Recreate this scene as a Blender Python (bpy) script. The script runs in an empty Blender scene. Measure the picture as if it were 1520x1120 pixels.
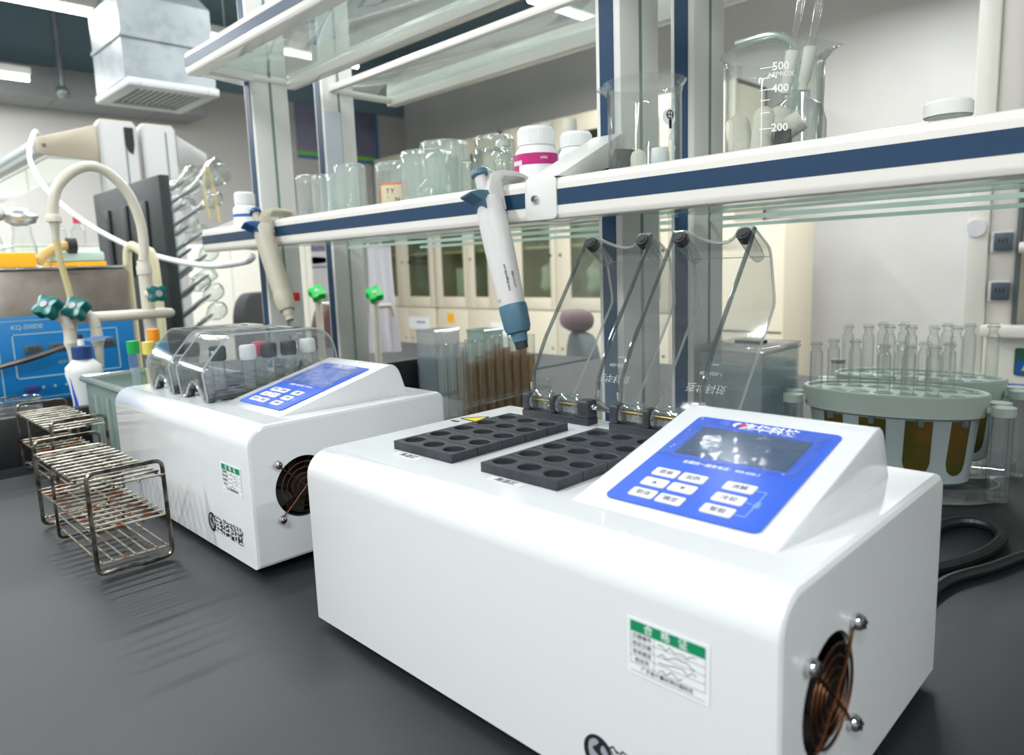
import bpy, bmesh, math, random
from mathutils import Vector, Matrix
random.seed(7)
SC = bpy.context.scene
COL = SC.collection
PI = math.pi
def lin(h):
    h = h.lstrip('#'); o = []
    for i in (0, 2, 4):
        v = int(h[i:i+2], 16) / 255
        o.append(v / 12.92 if v <= .04045 else ((v + .055) / 1.055) ** 2.4)
    return (*o, 1)
# ---------------------------------------------------------------- materials
def newmat(name):
    m = bpy.data.materials.new(name); m.use_nodes = True
    nt = m.node_tree; nt.nodes.clear()
    out = nt.nodes.new('ShaderNodeOutputMaterial')
    return m, nt, out
def pbr(name, col, rough=.5, metal=0, noise=0, nscale=40, col2=None, bump=0, bscale=200, coat=0, spec=.5, emit=0, detail=3, lo=.42, hi=.6):
    m, nt, out = newmat(name)
    b = nt.nodes.new('ShaderNodeBsdfPrincipled')
    c = lin(col) if isinstance(col, str) else col
    b.inputs['Base Color'].default_value = c
    b.inputs['Roughness'].default_value = rough
    b.inputs['Metallic'].default_value = metal
    b.inputs['Specular IOR Level'].default_value = spec
    b.inputs['Coat Weight'].default_value = coat
    if emit:
        b.inputs['Emission Color'].default_value = c; b.inputs['Emission Strength'].default_value = emit
    tc = nt.nodes.new('ShaderNodeTexCoord')
    if col2 is not None:
        n = nt.nodes.new('ShaderNodeTexNoise'); n.inputs['Scale'].default_value = nscale; n.inputs['Detail'].default_value = detail
        r = nt.nodes.new('ShaderNodeMapRange'); r.inputs['From Min'].default_value = lo; r.inputs['From Max'].default_value = hi
        x = nt.nodes.new('ShaderNodeMix'); x.data_type = 'RGBA'
        x.inputs['A'].default_value = c; x.inputs['B'].default_value = lin(col2)
        nt.links.new(tc.outputs['Object'], n.inputs['Vector']); nt.links.new(n.outputs['Fac'], r.inputs['Value'])
        nt.links.new(r.outputs['Result'], x.inputs['Factor']); nt.links.new(x.outputs['Result'], b.inputs['Base Color'])
    if bump:
        n2 = nt.nodes.new('ShaderNodeTexNoise'); n2.inputs['Scale'].default_value = bscale; n2.inputs['Detail'].default_value = 4
        bp = nt.nodes.new('ShaderNodeBump'); bp.inputs['Strength'].default_value = bump; bp.inputs['Distance'].default_value = .002
        nt.links.new(tc.outputs['Object'], n2.inputs['Vector']); nt.links.new(n2.outputs['Fac'], bp.inputs['Height'])
        nt.links.new(bp.outputs['Normal'], b.inputs['Normal'])
    nt.links.new(b.outputs['BSDF'], out.inputs['Surface'])
    return m
def glass(name, tint='#f4f8f7', edge='#b9c6c4', refl=.05, power=4, rough=.03, haze=0, hazecol='#e8eeee', bump=0, bscale=60):
    """thin clear wall: transparent body, darker where the wall is seen edge-on, mirror sheen growing at grazing angles"""
    m, nt, out = newmat(name)
    N = nt.nodes.new; L = nt.links.new
    lw = N('ShaderNodeLayerWeight'); lw.inputs['Blend'].default_value = .5
    p = N('ShaderNodeMath'); p.operation = 'POWER'; p.inputs[1].default_value = power
    L(lw.outputs['Facing'], p.inputs[0])
    mr = N('ShaderNodeMapRange'); mr.inputs['To Min'].default_value = refl; mr.inputs['To Max'].default_value = .75
    L(p.outputs[0], mr.inputs['Value'])
    mix = N('ShaderNodeMix'); mix.data_type = 'RGBA'
    mix.inputs['A'].default_value = lin(tint); mix.inputs['B'].default_value = lin(edge)
    p2 = N('ShaderNodeMath'); p2.operation = 'POWER'; p2.inputs[1].default_value = 4.5
    L(lw.outputs['Facing'], p2.inputs[0]); L(p2.outputs[0], mix.inputs['Factor'])
    tr = N('ShaderNodeBsdfTransparent'); L(mix.outputs['Result'], tr.inputs['Color'])
    base = tr.outputs[0]
    if haze:
        df = N('ShaderNodeBsdfDiffuse'); df.inputs['Color'].default_value = lin(hazecol)
        tl = N('ShaderNodeBsdfTranslucent'); tl.inputs['Color'].default_value = lin(hazecol)
        ms0 = N('ShaderNodeMixShader'); ms0.inputs[0].default_value = .5; L(df.outputs[0], ms0.inputs[1]); L(tl.outputs[0], ms0.inputs[2])
        ms = N('ShaderNodeMixShader'); ms.inputs[0].default_value = haze
        L(base, ms.inputs[1]); L(ms0.outputs[0], ms.inputs[2]); base = ms.outputs[0]
    gl = N('ShaderNodeBsdfGlossy'); gl.inputs['Roughness'].default_value = rough
    if bump:
        tc = N('ShaderNodeTexCoord'); n2 = N('ShaderNodeTexNoise'); n2.inputs['Scale'].default_value = bscale
        bp = N('ShaderNodeBump'); bp.inputs['Strength'].default_value = bump; bp.inputs['Distance'].default_value = .004
        L(tc.outputs['Object'], n2.inputs['Vector']); L(n2.outputs['Fac'], bp.inputs['Height']); L(bp.outputs['Normal'], gl.inputs['Normal'])
    ms2 = N('ShaderNodeMixShader'); L(mr.outputs['Result'], ms2.inputs[0]); L(base, ms2.inputs[1]); L(gl.outputs[0], ms2.inputs[2])
    L(ms2.outputs[0], out.inputs['Surface'])
    return m
M = {}
M['shell'] = pbr('white_plastic', '#e0e3e5', .22, coat=.6)
M['shell2'] = pbr('white_enamel', '#e6e5df', .28)
M['blue_panel'] = pbr('blue_overlay', '#3260d2', .3)
M['screen'] = pbr('dark_screen', '#34506f', .2)
M['screen2'] = pbr('lit_screen_with_glare', '#6f8fe0', .12)  # blue screen paled so its colour carries the glare of the film
M['key'] = pbr('key_cream', '#dedcd2', .4)
M['ink'] = pbr('blue_ink', '#4a4f8c', .5)
M['black_ink'] = pbr('black_ink', '#1c1f24', .5)
M['white_ink'] = pbr('white_ink', '#f4f5f8', .4)
M['red_ink'] = pbr('red_ink', '#e23b4a', .4)
M['paper'] = pbr('paper_white', '#e9edef', .5)
M['green_ink'] = pbr('green_ink', '#0f8a5c', .4)
M['block'] = pbr('heating_block_black', '#2b2e34', .55, bump=.2, bscale=900, col2='#34373d', nscale=120)
M['pit'] = pbr('hole_black', '#0b0d10', .6)
M['hinge'] = pbr('black_hinge', '#2b2f36', .45)
M['rubber'] = pbr('black_rubber', '#1b1d20', .5)
M['brass'] = pbr('brass', '#b79a5e', .3, 1)
M['chrome'] = pbr('chrome', '#c9cbcd', .12, 1)
M['steel'] = pbr('stainless_steel', '#a39a93', .34, 1, col2='#8d857f', nscale=12)
M['bronze'] = pbr('bronze_wire', '#6a4631', .38, 1)
M['greysw'] = pbr('grey_swirl', '#9ea3ad', .4)
M['yellow_st'] = pbr('yellow_sticker', '#e3d11e', .45)
M['clearlab'] = pbr('pale_label', '#d9dbda', .35)
M['lid'] = glass('clear_lid', '#fafbfb', '#9fa8a8', .03, 4.2, .05, .04, '#e4e8e8')
M['lidrim'] = glass('clear_lid_edge', '#bfc6c6', '#6c7475', .10, 3, .05, .10, '#c9cfcf')
M['glassedge'] = pbr('green_glass_edge', '#b4cdc2', .15)
M['lidedge'] = glass('lid_fillet_glint', '#eef2f2', '#aeb6b6', .12, 2.5, .04, .30, '#f4f7f7')  # whitish haze puts highlight lines into the colour of the lid edges
M['lidpin'] = glass('clear_knuckle', '#f1f4f4', '#b3bbbb', .10, 3, .06, .10)
M['film'] = glass('protective_film', '#f6f8fb', '#dfe6f0', .03, 3.5, .16, .02, '#ffffff', .25, 45)
M['film2'] = glass('protective_film_with_glare', '#f6f8fb', '#dfe6f0', .16, 3, .10, .22, '#dfe6ff', .5, 45)  # same film with extra haze and sheen to paint in its glare
M['bench'] = pbr('black_worktop', '#12171b', .52, bump=.12, bscale=700, col2='#171c20', nscale=7, spec=.5)
M['benchedge'] = pbr('black_rim', '#16191c', .42)
M['base'] = pbr('bench_base_grey', '#b9bcbc', .5)
M['glassware'] = glass('borosilicate', '#fbfdfc', '#cfd8d6', .06, 3.2, .03, .02, '#f2f6f5')
M['dustglass'] = glass('dusty_glass', '#f8fbfa', '#dbe4e2', .07, 3.2, .07, .16, '#f0f5f3')
M['shelfglass'] = glass('shelf_glass', '#f3f8f6', '#b5cdc4', .13, 2.6, .05, .14, '#eef4f1')
M['tubeglass'] = glass('tube_glass', '#fbfcfb', '#d7dcd8', .06, 3, .04, .03, '#f0f3f1')
M['acryl'] = glass('acrylic', '#f8fafa', '#cbd4d3', .07, 3, .05, .05)
M['brownliq'] = glass('brown_sediment_liquid', '#e0cca8', '#b0946a', .03, 4, .1, .30, '#b6976a')
M['water'] = glass('water_in_tank', '#dfeaec', '#c6dadd', .05, 3, .05, .42, '#d3e4e8')
M['polyp'] = glass('clear_polypropylene', '#f1f3f4', '#d0d5da', .07, 3, .12, .16, '#eceff1')
M['milky'] = glass('milky_green_plastic', '#d6e4df', '#9db3ac', .08, 3, .15, .5, '#cfdcd8')
M['whitepl'] = pbr('white_bottle', '#eef0f0', .35)
M['magenta'] = pbr('magenta_label', '#c01f78', .4)
M['bluelab'] = pbr('blue_label', '#2b6fb8', .4)
M['navy'] = pbr('navy_strip', '#1c3f60', .3)
M['navyrail'] = pbr('navy_rail_strip', '#193c5c', .33)
M['rail'] = pbr('white_rail', '#e9e6df', .22, coat=.2)
M['post'] = pbr('post_white', '#e2e2de', .4)
M['slot'] = pbr('slot_green_grey', '#7d918d', .5)
M['pipgrey'] = pbr('pipette_grey', '#d6d5d3', .38)
M['pipteal'] = pbr('pipette_teal', '#4b7286', .4)
M['pipdark'] = pbr('pipette_dark', '#22303d', .45)
M['pipbeige'] = pbr('pipette_beige', '#b9b3a2', .45)
M['pipblue'] = pbr('pipette_blue', '#1f4f86', .4)
M['wire'] = pbr('wire_steel', '#a3a093', .28, 1, col2='#3c342c', nscale=55, lo=.5, hi=.7)
M['rust'] = pbr('wire_rusty', '#a39f90', .36, .85, col2='#8a5230', nscale=60, lo=.5, hi=.62)
M['wirecoat'] = pbr('wire_dark_frame', '#8a877e', .3, 1, col2='#4a4238', nscale=60)
M['teal'] = pbr('teal_knob', '#0a6a68', .3)
M['beige'] = pbr('beige_faucet', '#d8d3c4', .3)
M['cream'] = pbr('cream_hose', '#d6cfae', .45)
M['hosey'] = pbr('yellow_hose', '#cdbf8f', .5)
M['cyan'] = pbr('cyan_panel', '#0d7ec4', .35, col2='#0a74b6', nscale=3)
M['cyanline'] = pbr('panel_line', '#9cc3cf', .4)
M['display'] = pbr('display_grey', '#4e5a60', .3)
M['purple'] = pbr('purple_switch', '#4a4a94', .4)
M['orange'] = pbr('orange_lid', '#f6b21b', .4)
M['mint'] = pbr('mint_box', '#bcd4c6', .4)
M['foil'] = pbr('foil', '#c9cccc', .3, .8, bump=.6, bscale=80)
M['tanrub'] = pbr('tan_rubber', '#cfae6b', .55, bump=.4, bscale=90)
M['rackbeige'] = pbr('rack_beige', '#bdb29f', .45)
M['rackgrey'] = pbr('rack_grey', '#b2b3b2', .45)
M['boardblk'] = pbr('drying_board_black', '#22292b', .45)
M['peg'] = pbr('grey_peg', '#5d6467', .4)
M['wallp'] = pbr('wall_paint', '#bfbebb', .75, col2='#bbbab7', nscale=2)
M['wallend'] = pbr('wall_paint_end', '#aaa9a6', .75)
M['ceil'] = pbr('ceiling_slate', '#667d88', .8)
M['floor'] = pbr('floor_grey', '#9a9a98', .35, col2='#8f8f8d', nscale=3)
M['duct'] = pbr('galvanised_duct', '#868d90', .36, .6, col2='#798185', nscale=14)
M['ductgrey'] = pbr('painted_duct', '#7d8183', .6)
M['ductw'] = pbr('diffuser_white', '#a9adae', .45)
M['mesh'] = pbr('diffuser_mesh', '#7f8688', .5, col2='#9aa0a1', nscale=160)
M['cab'] = pbr('cream_cabinet', '#d6cdb8', .5)
M['cabin'] = pbr('cabinet_inside', '#c6cbb8', .7)
M['cabgl'] = glass('cabinet_glass', '#e2e8dc', '#b0baa8', .06, 4, .05)
M['bag'] = pbr('white_plastic_bag', '#d5dadc', .4, bump=.9, bscale=25)
M['postp'] = pbr('poster_purple', '#57566a', .4, col2='#7a7890', nscale=1.3)
M['postw'] = pbr('poster_white', '#d3d1d6', .5)
M['postg'] = pbr('poster_green', '#6fb23a', .5)
M['postb'] = pbr('poster_blue', '#3f6a9c', .5)
M['lime'] = pbr('green_tap_knob', '#12c24a', .35)
M['cloth'] = pbr('white_cloth', '#dddbe0', .8, bump=.4, bscale=30)
M['chair'] = pbr('chair_dark', '#2c2e31', .7)
M['chairb'] = pbr('chair_brown', '#4a2c28', .7)
M['chairg'] = pbr('chair_grey', '#4b5455', .7)
M['pink'] = pbr('dusty_pink_cloth', '#6d565b', .8)
M['redbrown'] = pbr('red_brown_wood', '#7a4030', .6)
M['sock'] = pbr('socket_dark', '#4a5660', .4)
M['sockw'] = pbr('socket_white', '#d8d8dc', .4)
M['hood'] = pbr('hood_cream', '#e5e2d8', .35)
M['hoodpink'] = pbr('hood_panel', '#dcd7cf', .4)
M['hoodin'] = pbr('hood_inside', '#b7a98e', .6)
M['hoodblue'] = pbr('hood_blue', '#1659a8', .4)
M['greenlab'] = pbr('green_label', '#2e5a45', .4)
M['standpl'] = pbr('stand_plate', '#b4c2ba', .4)
M['standbody'] = pbr('stand_body', '#98a5a5', .32)
M['amber'] = pbr('amber_window', '#5f4416', .25, col2='#3f3f12', nscale=18)
M['clip'] = pbr('grey_clip', '#566063', .4)
M['cable'] = pbr('black_cable', '#15181b', .4)
M['cablew'] = pbr('white_cable', '#e4e4e4', .45)
M['thimble'] = pbr('cream_thimble', '#dad6c9', .8, bump=.5, bscale=400)
M['stirw'] = pbr('white_ptfe', '#eef1f1', .4)
M['stirk'] = pbr('dark_green_stopper', '#141d1b', .5)
M['redcap'] = pbr('red_cap', '#c9202c', .4)
M['pinkcap'] = pbr('pink_cap', '#cf3a5e', .45)
M['darkcap'] = pbr('dark_cap', '#2b3638', .45)
M['whitecap'] = pbr('white_cap', '#e6e7e3', .4)
M['gcap'] = pbr('green_cap', '#12a552', .4)
M['ycap'] = pbr('yellow_cap', '#e7d36a', .4)
M['ocap'] = pbr('orange_cap', '#f0951d', .4)
M['bcap'] = pbr('sky_cap', '#49a9dc', .4)
M['dblue'] = pbr('dark_blue_cap', '#1d3f7d', .35)
M['royal'] = pbr('royal_blue', '#1f55d8', .4)
M['skyblue_paper'] = pbr('pale_paper', '#d3dce6', .6)
M['skyblue'] = pbr('pale_blue_card', '#8fb0ea', .4)
M['beigecap'] = pbr('beige_cap', '#cfcfc4', .5)
M['labpaper'] = pbr('label_cream', '#e3d3b4', .5)
M['laborange'] = pbr('label_orange', '#e58a56', .5)
M['lampbody'] = pbr('lamp_body', '#d8d8d6', .4)
def emat(name, col, s):
    m, nt, out = newmat(name); e = nt.nodes.new('ShaderNodeEmission')
    e.inputs['Color'].default_value = lin(col); e.inputs['Strength'].default_value = s
    nt.links.new(e.outputs[0], out.inputs['Surface']); return m
# ---------------------------------------------------------------- mesh building
def T(x=0, y=0, z=0): return Matrix.Translation((x, y, z))
def RX(a): return Matrix.Rotation(a, 4, 'X')
def RY(a): return Matrix.Rotation(a, 4, 'Y')
def RZ(a): return Matrix.Rotation(a, 4, 'Z')
def frame(o, x, y):
    """matrix whose local x,y axes are the given directions"""
    x = Vector(x).normalized(); y = Vector(y); z = x.cross(y).normalized(); y = z.cross(x)
    m = Matrix((x, y, z)).transposed().to_4x4(); m.translation = Vector(o); return m
def b_box(x0, x1, y0, y1, z0, z1, bev=0, seg=2):
    bm = bmesh.new(); v = [bm.verts.new((x, y, z)) for x in (x0, x1) for y in (y0, y1) for z in (z0, z1)]
    for f in ((0,1,3,2), (4,6,7,5), (0,4,5,1), (2,3,7,6), (0,2,6,4), (1,5,7,3)): bm.faces.new([v[i] for i in f])
    if bev: bmesh.ops.bevel(bm, geom=bm.edges[:], offset=bev, segments=seg, affect='EDGES', profile=.5)
    return bm
def b_lathe(prof, n=24, closed=False, a0=0):
    bm = bmesh.new(); rings = []
    for r, z in prof:
        if r < 1e-6: rings.append([bm.verts.new((0, 0, z))])
        else: rings.append([bm.verts.new((r*math.cos(a0+2*PI*k/n), r*math.sin(a0+2*PI*k/n), z)) for k in range(n)])
    prs = list(zip(rings, rings[1:])) + ([(rings[-1], rings[0])] if closed else [])
    for A, B in prs:
        for k in range(n):
            j = (k+1) % n
            if len(A) == 1 and len(B) == 1: continue
            if len(A) == 1: bm.faces.new((A[0], B[k], B[j]))
            elif len(B) == 1: bm.faces.new((A[k], B[0], A[j]))
            else: bm.faces.new((A[k], A[j], B[j], B[k]))
    bmesh.ops.recalc_face_normals(bm, faces=bm.faces[:]); return bm
def b_cyl(r, z0, z1, n=20, r2=None): 
    r2 = r if r2 is None else r2
    return b_lathe([(0, z0), (r, z0), (r2, z1), (0, z1)], n)
def b_tube(pts, r, n=8, closed=False, cap=True):
    bm = bmesh.new(); P = [Vector(p) for p in pts]; m = len(P); rings = []
    rr = r if isinstance(r, (list, tuple)) else [r]*m
    up = None
    for i in range(m):
        if closed: t = (P[(i+1) % m] - P[i-1]).normalized()
        else: t = (P[min(i+1, m-1)] - P[max(i-1, 0)]).normalized()
        if up is None:
            up = t.orthogonal().normalized()
        up = (up - t*up.dot(t)); up = up.normalized() if up.length > 1e-6 else t.orthogonal().normalized()
        w = t.cross(up)
        rings.append([bm.verts.new(P[i] + (up*math.cos(2*PI*k/n) + w*math.sin(2*PI*k/n))*rr[i]) for k in range(n)])
    for i in range(m if closed else m-1):
        A, B = rings[i], rings[(i+1) % m]
        for k in range(n):
            j = (k+1) % n; bm.faces.new((A[k], A[j], B[j], B[k]))
    if cap and not closed:
        bm.faces.new(rings[0][::-1]); bm.faces.new(rings[-1])
    bmesh.ops.recalc_face_normals(bm, faces=bm.faces[:]); return bm
def b_prism(poly, h0, h1, plane='xy', bev=0, seg=2):
    """poly extruded along the plane's normal from h0 to h1"""
    bm = bmesh.new()
    mp = {'xy': lambda a, b, h: (a, b, h), 'yz': lambda a, b, h: (h, a, b), 'xz': lambda a, b, h: (a, h, b)}[plane]
    A = [bm.verts.new(mp(a, b, h0)) for a, b in poly]; B = [bm.verts.new(mp(a, b, h1)) for a, b in poly]
    n = len(poly)
    for k in range(n): bm.faces.new((A[k], A[(k+1) % n], B[(k+1) % n], B[k]))
    bm.faces.new(A[::-1]); bm.faces.new(B)
    bmesh.ops.recalc_face_normals(bm, faces=bm.faces[:])
    if bev: bmesh.ops.bevel(bm, geom=bm.edges[:], offset=bev, segments=seg, affect='EDGES', profile=.5, clamp_overlap=True)
    return bm
def b_ring(R, r, n=32, m=8):
    return b_tube([(R*math.cos(2*PI*k/n), R*math.sin(2*PI*k/n), 0) for k in range(n)], r, m, closed=True)
def b_sphere(r, n=16, sq=1.0):
    return b_lathe([(r*math.sin(PI*k/(n//2)) if 0 < k < n//2 else 0, -r*sq*math.cos(PI*k/(n//2))) for k in range(n//2+1)], n)
def rrect(x0, x1, y0, y1, r, n=5):
    P = []
    for cx, cy, a in ((x1-r, y1-r, 0), (x0+r, y1-r, PI/2), (x0+r, y0+r, PI), (x1-r, y0+r, 1.5*PI)):
        for k in range(n+1):
            t = a + PI/2*k/n; P.append((cx+r*math.cos(t), cy+r*math.sin(t)))
    return P
def spline(P, n=8, closed=False):
    P = [Vector(p) for p in P]; out = []; m = len(P)
    for i in range(m if closed else m-1):
        if closed: a, b, c, d = P[i-1], P[i], P[(i+1) % m], P[(i+2) % m]
        else: a, b, c, d = P[max(i-1, 0)], P[i], P[i+1], P[min(i+2, m-1)]
        for k in range(n):
            t = k/n
            out.append(.5*((2*b) + (c-a)*t + (2*a-5*b+4*c-d)*t*t + (3*b-a-3*c+d)*t**3))
    if not closed: out.append(P[-1])
    return out
def rounded(P, r, n=4, closed=False):
    """polyline with rounded corners"""
    P = [Vector(p) for p in P]; m = len(P); out = []
    for i in range(m):
        if not closed and i in (0, m-1): out.append(P[i]); continue
        a, b, c = P[i-1], P[i], P[(i+1) % m]
        u = (a-b); v = (c-b); q = min(r, u.length*.45, v.length*.45)
        A = b+u.normalized()*q; B = b+v.normalized()*q
        for k in range(n+1):
            t = k/n; out.append(A*(1-t)**2 + b*2*t*(1-t) + B*t*t)
    return out
_tc = {}
def b_text(s, h, align='CENTER', ext=.00008, bold=0):
    """lettering as mesh, cap height about h, lying in the local xy plane, centred on the origin"""
    cu = bpy.data.curves.new('lettering', 'FONT'); cu.body = s; cu.size = h*1.35; cu.extrude = ext
    cu.align_x = align; cu.align_y = 'CENTER'; cu.resolution_u = 2; cu.offset = bold
    o = bpy.data.objects.new('lettering', cu); COL.objects.link(o)
    dg = bpy.context.evaluated_depsgraph_get(); me = bpy.data.meshes.new_from_object(o.evaluated_get(dg))
    bm = bmesh.new(); bm.from_mesh(me)
    bpy.data.objects.remove(o); bpy.data.curves.remove(cu); bpy.data.meshes.remove(me)
    return bm
class G:
    def __init__(s, mat): s.v, s.f, s.mi, s.mats, s.c = [], [], [], [M[mat] if isinstance(mat, str) else mat], 0
    def use(s, mat):
        m = M[mat]
        if m not in s.mats: s.mats.append(m)
        s.c = s.mats.index(m); return s
    def put(s, bm, X=None):
        b = len(s.v); bm.verts.index_update()
        if X is not None: bm.transform(X)
        s.v.extend(tuple(v.co) for v in bm.verts)
        for f in bm.faces: s.f.append([b+v.index for v in f.verts]); s.mi.append(s.c)
        bm.free(); return s
    def box(s, *a, X=None, **k): return s.put(b_box(*a, **k), X)
    def cyl(s, *a, X=None, **k): return s.put(b_cyl(*a, **k), X)
    def lathe(s, *a, X=None, **k): return s.put(b_lathe(*a, **k), X)
    def tube(s, *a, X=None, **k): return s.put(b_tube(*a, **k), X)
    def prism(s, *a, X=None, **k): return s.put(b_prism(*a, **k), X)
    def text(s, t, h, X=None, **k): return s.put(b_text(t, h, **k), X)
    def mesh(s, name, ang=35):
        me = bpy.data.meshes.new(name); me.from_pydata(s.v, [], s.f)
        for m in s.mats: me.materials.append(m)
        me.polygons.foreach_set('material_index', s.mi)
        me.polygons.foreach_set('use_smooth', [True]*len(s.f))
        me.update(); me.set_sharp_from_angle(angle=math.radians(ang)); return me
    def obj(s, name, parent=None, ang=35, loc=None, X=None, label=None):
        o = bpy.data.objects.new(name, s.mesh(name, ang)); COL.objects.link(o)
        if parent is not None: o.parent = parent
        if loc is not None: o.location = loc
        if X is not None: o.matrix_local = X
        if label: o['label'] = label
        return o
def tag(o, label, cat, group=None, kind=None):
    o['label'] = label; o['category'] = cat
    if group: o['group'] = group
    if kind: o['kind'] = kind
    return o
def thing(name, label, cat, loc=(0, 0, 0), rz=0, group=None):
    o = bpy.data.objects.new(name, None); COL.objects.link(o); o.empty_display_size = .02
    o.location = loc; o.rotation_euler = (0, 0, rz); return tag(o, label, cat, group)
def struct(g, name):
    o = g.obj(name); o['kind'] = 'structure'; return o
def dup(root, loc, rz=None, label=None, group=None, X=None):
    r = root.copy(); COL.objects.link(r); r.location = loc
    if rz is not None: r.rotation_euler = (0, 0, rz)
    if label: r['label'] = label
    if group: r['group'] = group
    for ch in list(root.children):
        c = ch.copy(); COL.objects.link(c); c.parent = r
        for g in list(ch.children):
            d = g.copy(); COL.objects.link(d); d.parent = c
    return r
# ================================================================= the room
FZ, CZ = -.82, 2.5
X0, X1, Y0, Y1 = -6.05, 3.4, -3.2, 4.72
g = G('floor'); g.box(X0, X1, Y0, Y1, FZ-.1, FZ); struct(g, 'floor')
g = G('ceil'); g.box(X0, X1, Y0, Y1, CZ, CZ+.1); struct(g, 'ceiling')
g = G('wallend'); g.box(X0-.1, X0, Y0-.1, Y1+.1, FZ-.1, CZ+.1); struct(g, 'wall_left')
g = G('wallp'); g.box(X0, X1, Y1, Y1+.1, FZ-.1, CZ+.1); struct(g, 'wall_back')
g = G('wallp'); g.box(X1, X1+.1, Y0-.1, Y1+.1, FZ-.1, CZ+.1); struct(g, 'wall_right')
g = G('wallp'); g.box(X0, X1, Y0-.1, Y0, FZ-.1, CZ+.1); struct(g, 'wall_front')
# lamps: rows of tube battens running along y under the ceiling
LAMP_W = 27
lampm = emat('lamp_tube_glow', '#fffdf6', 14)
rows = [(-5.30, (.435, -1.1)), (-4.18, (.58, -1.1, 2.3)), (-2.44, (.30, -1.3, 1.9, 3.5)), (-.75, (.60, -1.55, 2.1, 3.6)), (1.02, (-1.55, 3.5)), (2.7, (.30, -1.3))]  # last two rows unseen; some added to brighten front and right-facing sides
proto = None
for rx, ys in rows:
    for ly in ys:
        if proto is None:
            proto = thing('ceiling_light', '', 'ceiling light', (0, 0, 1.79))
            b = G('lampbody'); b.box(-.045, .045, -.6, .6, .02, .07, bev=.006); b.tube([(0, -.4, .07), (0, -.4, .7090)], .004, n=6); b.tube([(0, .4, .07), (0, .4, .7095)], .004, n=6); b.obj('housing', proto)
            d = G(lampm); d.tube([(0, -.59, .0), (0, .59, .0)], .016, n=12); d.obj('lamp_tube', proto)
            r = proto
        else: r = dup(proto, (rx, ly, 1.79))
        lz = 1.645 if rx < -5 else 1.79
        r.location = (rx, ly, lz)
        lb = 'tube lamp batten under the dark ceiling, out above the benches'
        if rx == -5.30 and ly == .435: lb = 'short lit tube lamp farther back by the end wall'
        if rx == -4.18 and ly == .58: lb = 'lit tube lamp at the top left corner, beside the hanging metal duct'
        r['label'] = lb; r['group'] = 'tube lamps under the ceiling'
        L = bpy.data.lights.new('lamp_light', 'AREA'); L.shape = 'RECTANGLE'; L.size = .07; L.size_y = 1.18; L.energy = LAMP_W * {(-.75, .60): .5, (-.75, -1.55): 1.65, (1.02, -1.55): 1.45, (-2.44, -1.3): 1.3, (-2.44, .30): 1.05}.get((rx, ly), 1)
        L.color = (.965, .992, 1)
        lo = bpy.data.objects.new('lamp_light', L); COL.objects.link(lo); lo.location = (rx, ly, lz-.025)
# duct along the end wall and hanging square air duct
g = G('ceil'); g.box(X0+.001, X0+.012, Y0+.01, Y1-.01, 1.93, CZ-.001); struct(g, 'trim_1')
g = G('ductgrey'); g.box(-6.03, -5.62, -1.2, 2.36, 1.61, 1.82, bev=.01)
for k in range(5): g.box(-6.03, -5.612, -.9+k*.72, -.885+k*.72, 1.605, 1.825)
tag(g.obj('wall_duct'), 'long grey rectangular duct along the end wall below the ceiling', 'duct')
r = thing('air_duct', 'galvanised square air duct hanging from the ceiling with a white grille below', 'duct', (-2.98, 1.0, 1.1))
g = G('duct')
g.put(b_lathe([(.27*1.0, .02), (.27, .185), (.280, .188), (.280, .202), (.27, .205), (.27, .36), (.18, .46), (.18, 1.399)], n=4, a0=PI/4))
g.obj('sleeve', r, ang=20)
g = G('ductw')
g.box(-.225, .225, -.19, -.14, -.012, .02, bev=.004); g.box(-.225, .225, .14, .19, -.012, .02, bev=.004)
g.box(-.225, -.165, -.14, .14, -.012, .02, bev=.004); g.box(.165, .225, -.14, .14, -.012, .02, bev=.004); g.obj('grille_frame', r)
g = G('mesh')
for k in range(11): g.box(-.165, .165, -.135+k*.0255, -.121+k*.0255, -.002, .004)
g.box(-.168, .168, -.143, .143, .006, .012); g.obj('grille', r)
g = G('duct'); g.tube([(-5.45, 1.26, CZ-.002), (-5.45, 1.255, 1.64)], .022, n=12); g.put(b_sphere(.045, 14), T(-5.45, 1.255, 1.62))
tag(g.obj('hanging_conduit'), 'thin grey pipe dropping from the ceiling left of the air duct', 'pipe')
# posters on the end wall
r = thing('poster', 'large dark purple poster with a blue edge on the end wall, behind the left posts', 'poster', (X0+.012, 0, 0))
g = G('postp'); g.box(-.01, .004, 3.39, 4.34, 1.47, 1.925); g.obj('picture_print', r)
g = G('postb'); g.box(-.01, .008, 4.305, 4.34, 1.43, 1.925); g.box(-.01, .008, 3.39, 4.34, 1.41, 1.438); g.obj('border', r)
g = G('postg'); g.box(-.01, .006, 3.39, 4.30, 1.439, 1.475); g.obj('green_band', r)
r = thing('poster', 'white poster with a green oval over a blue line, low on the end wall', 'poster', (X0+.012, 0, 0))
g = G('postw'); g.box(-.01, .004, 3.22, 3.75, .06, .78); g.obj('picture_print', r)
g = G('postp'); g.box(-.005, .006, 3.22, 3.75, .50, .78); g.obj('photo_band', r)
g = G('postg'); g.put(b_lathe([(0, -.004), (.15, -.004), (.15, .004), (0, .004)], 24), T(0, 3.50, .41) @ RY(PI/2) @ Matrix.Diagonal((.24, 1, 1, 1))); g.obj('green_oval', r)
g = G('postb'); g.box(-.004, .006, 3.24, 3.72, .335, .352); g.obj('blue_line', r)
g = G('redbrown'); g.box(X0+.002, X0+.12, 3.34, 3.55, .90, 1.165, bev=.02); tag(g.obj('hanging_box'), 'small reddish brown box on the end wall between the left posts', 'box')
g = G('hood'); g.box(X0+.013, -5.5, .3, 3.15, FZ, .555, bev=.01)
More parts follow.
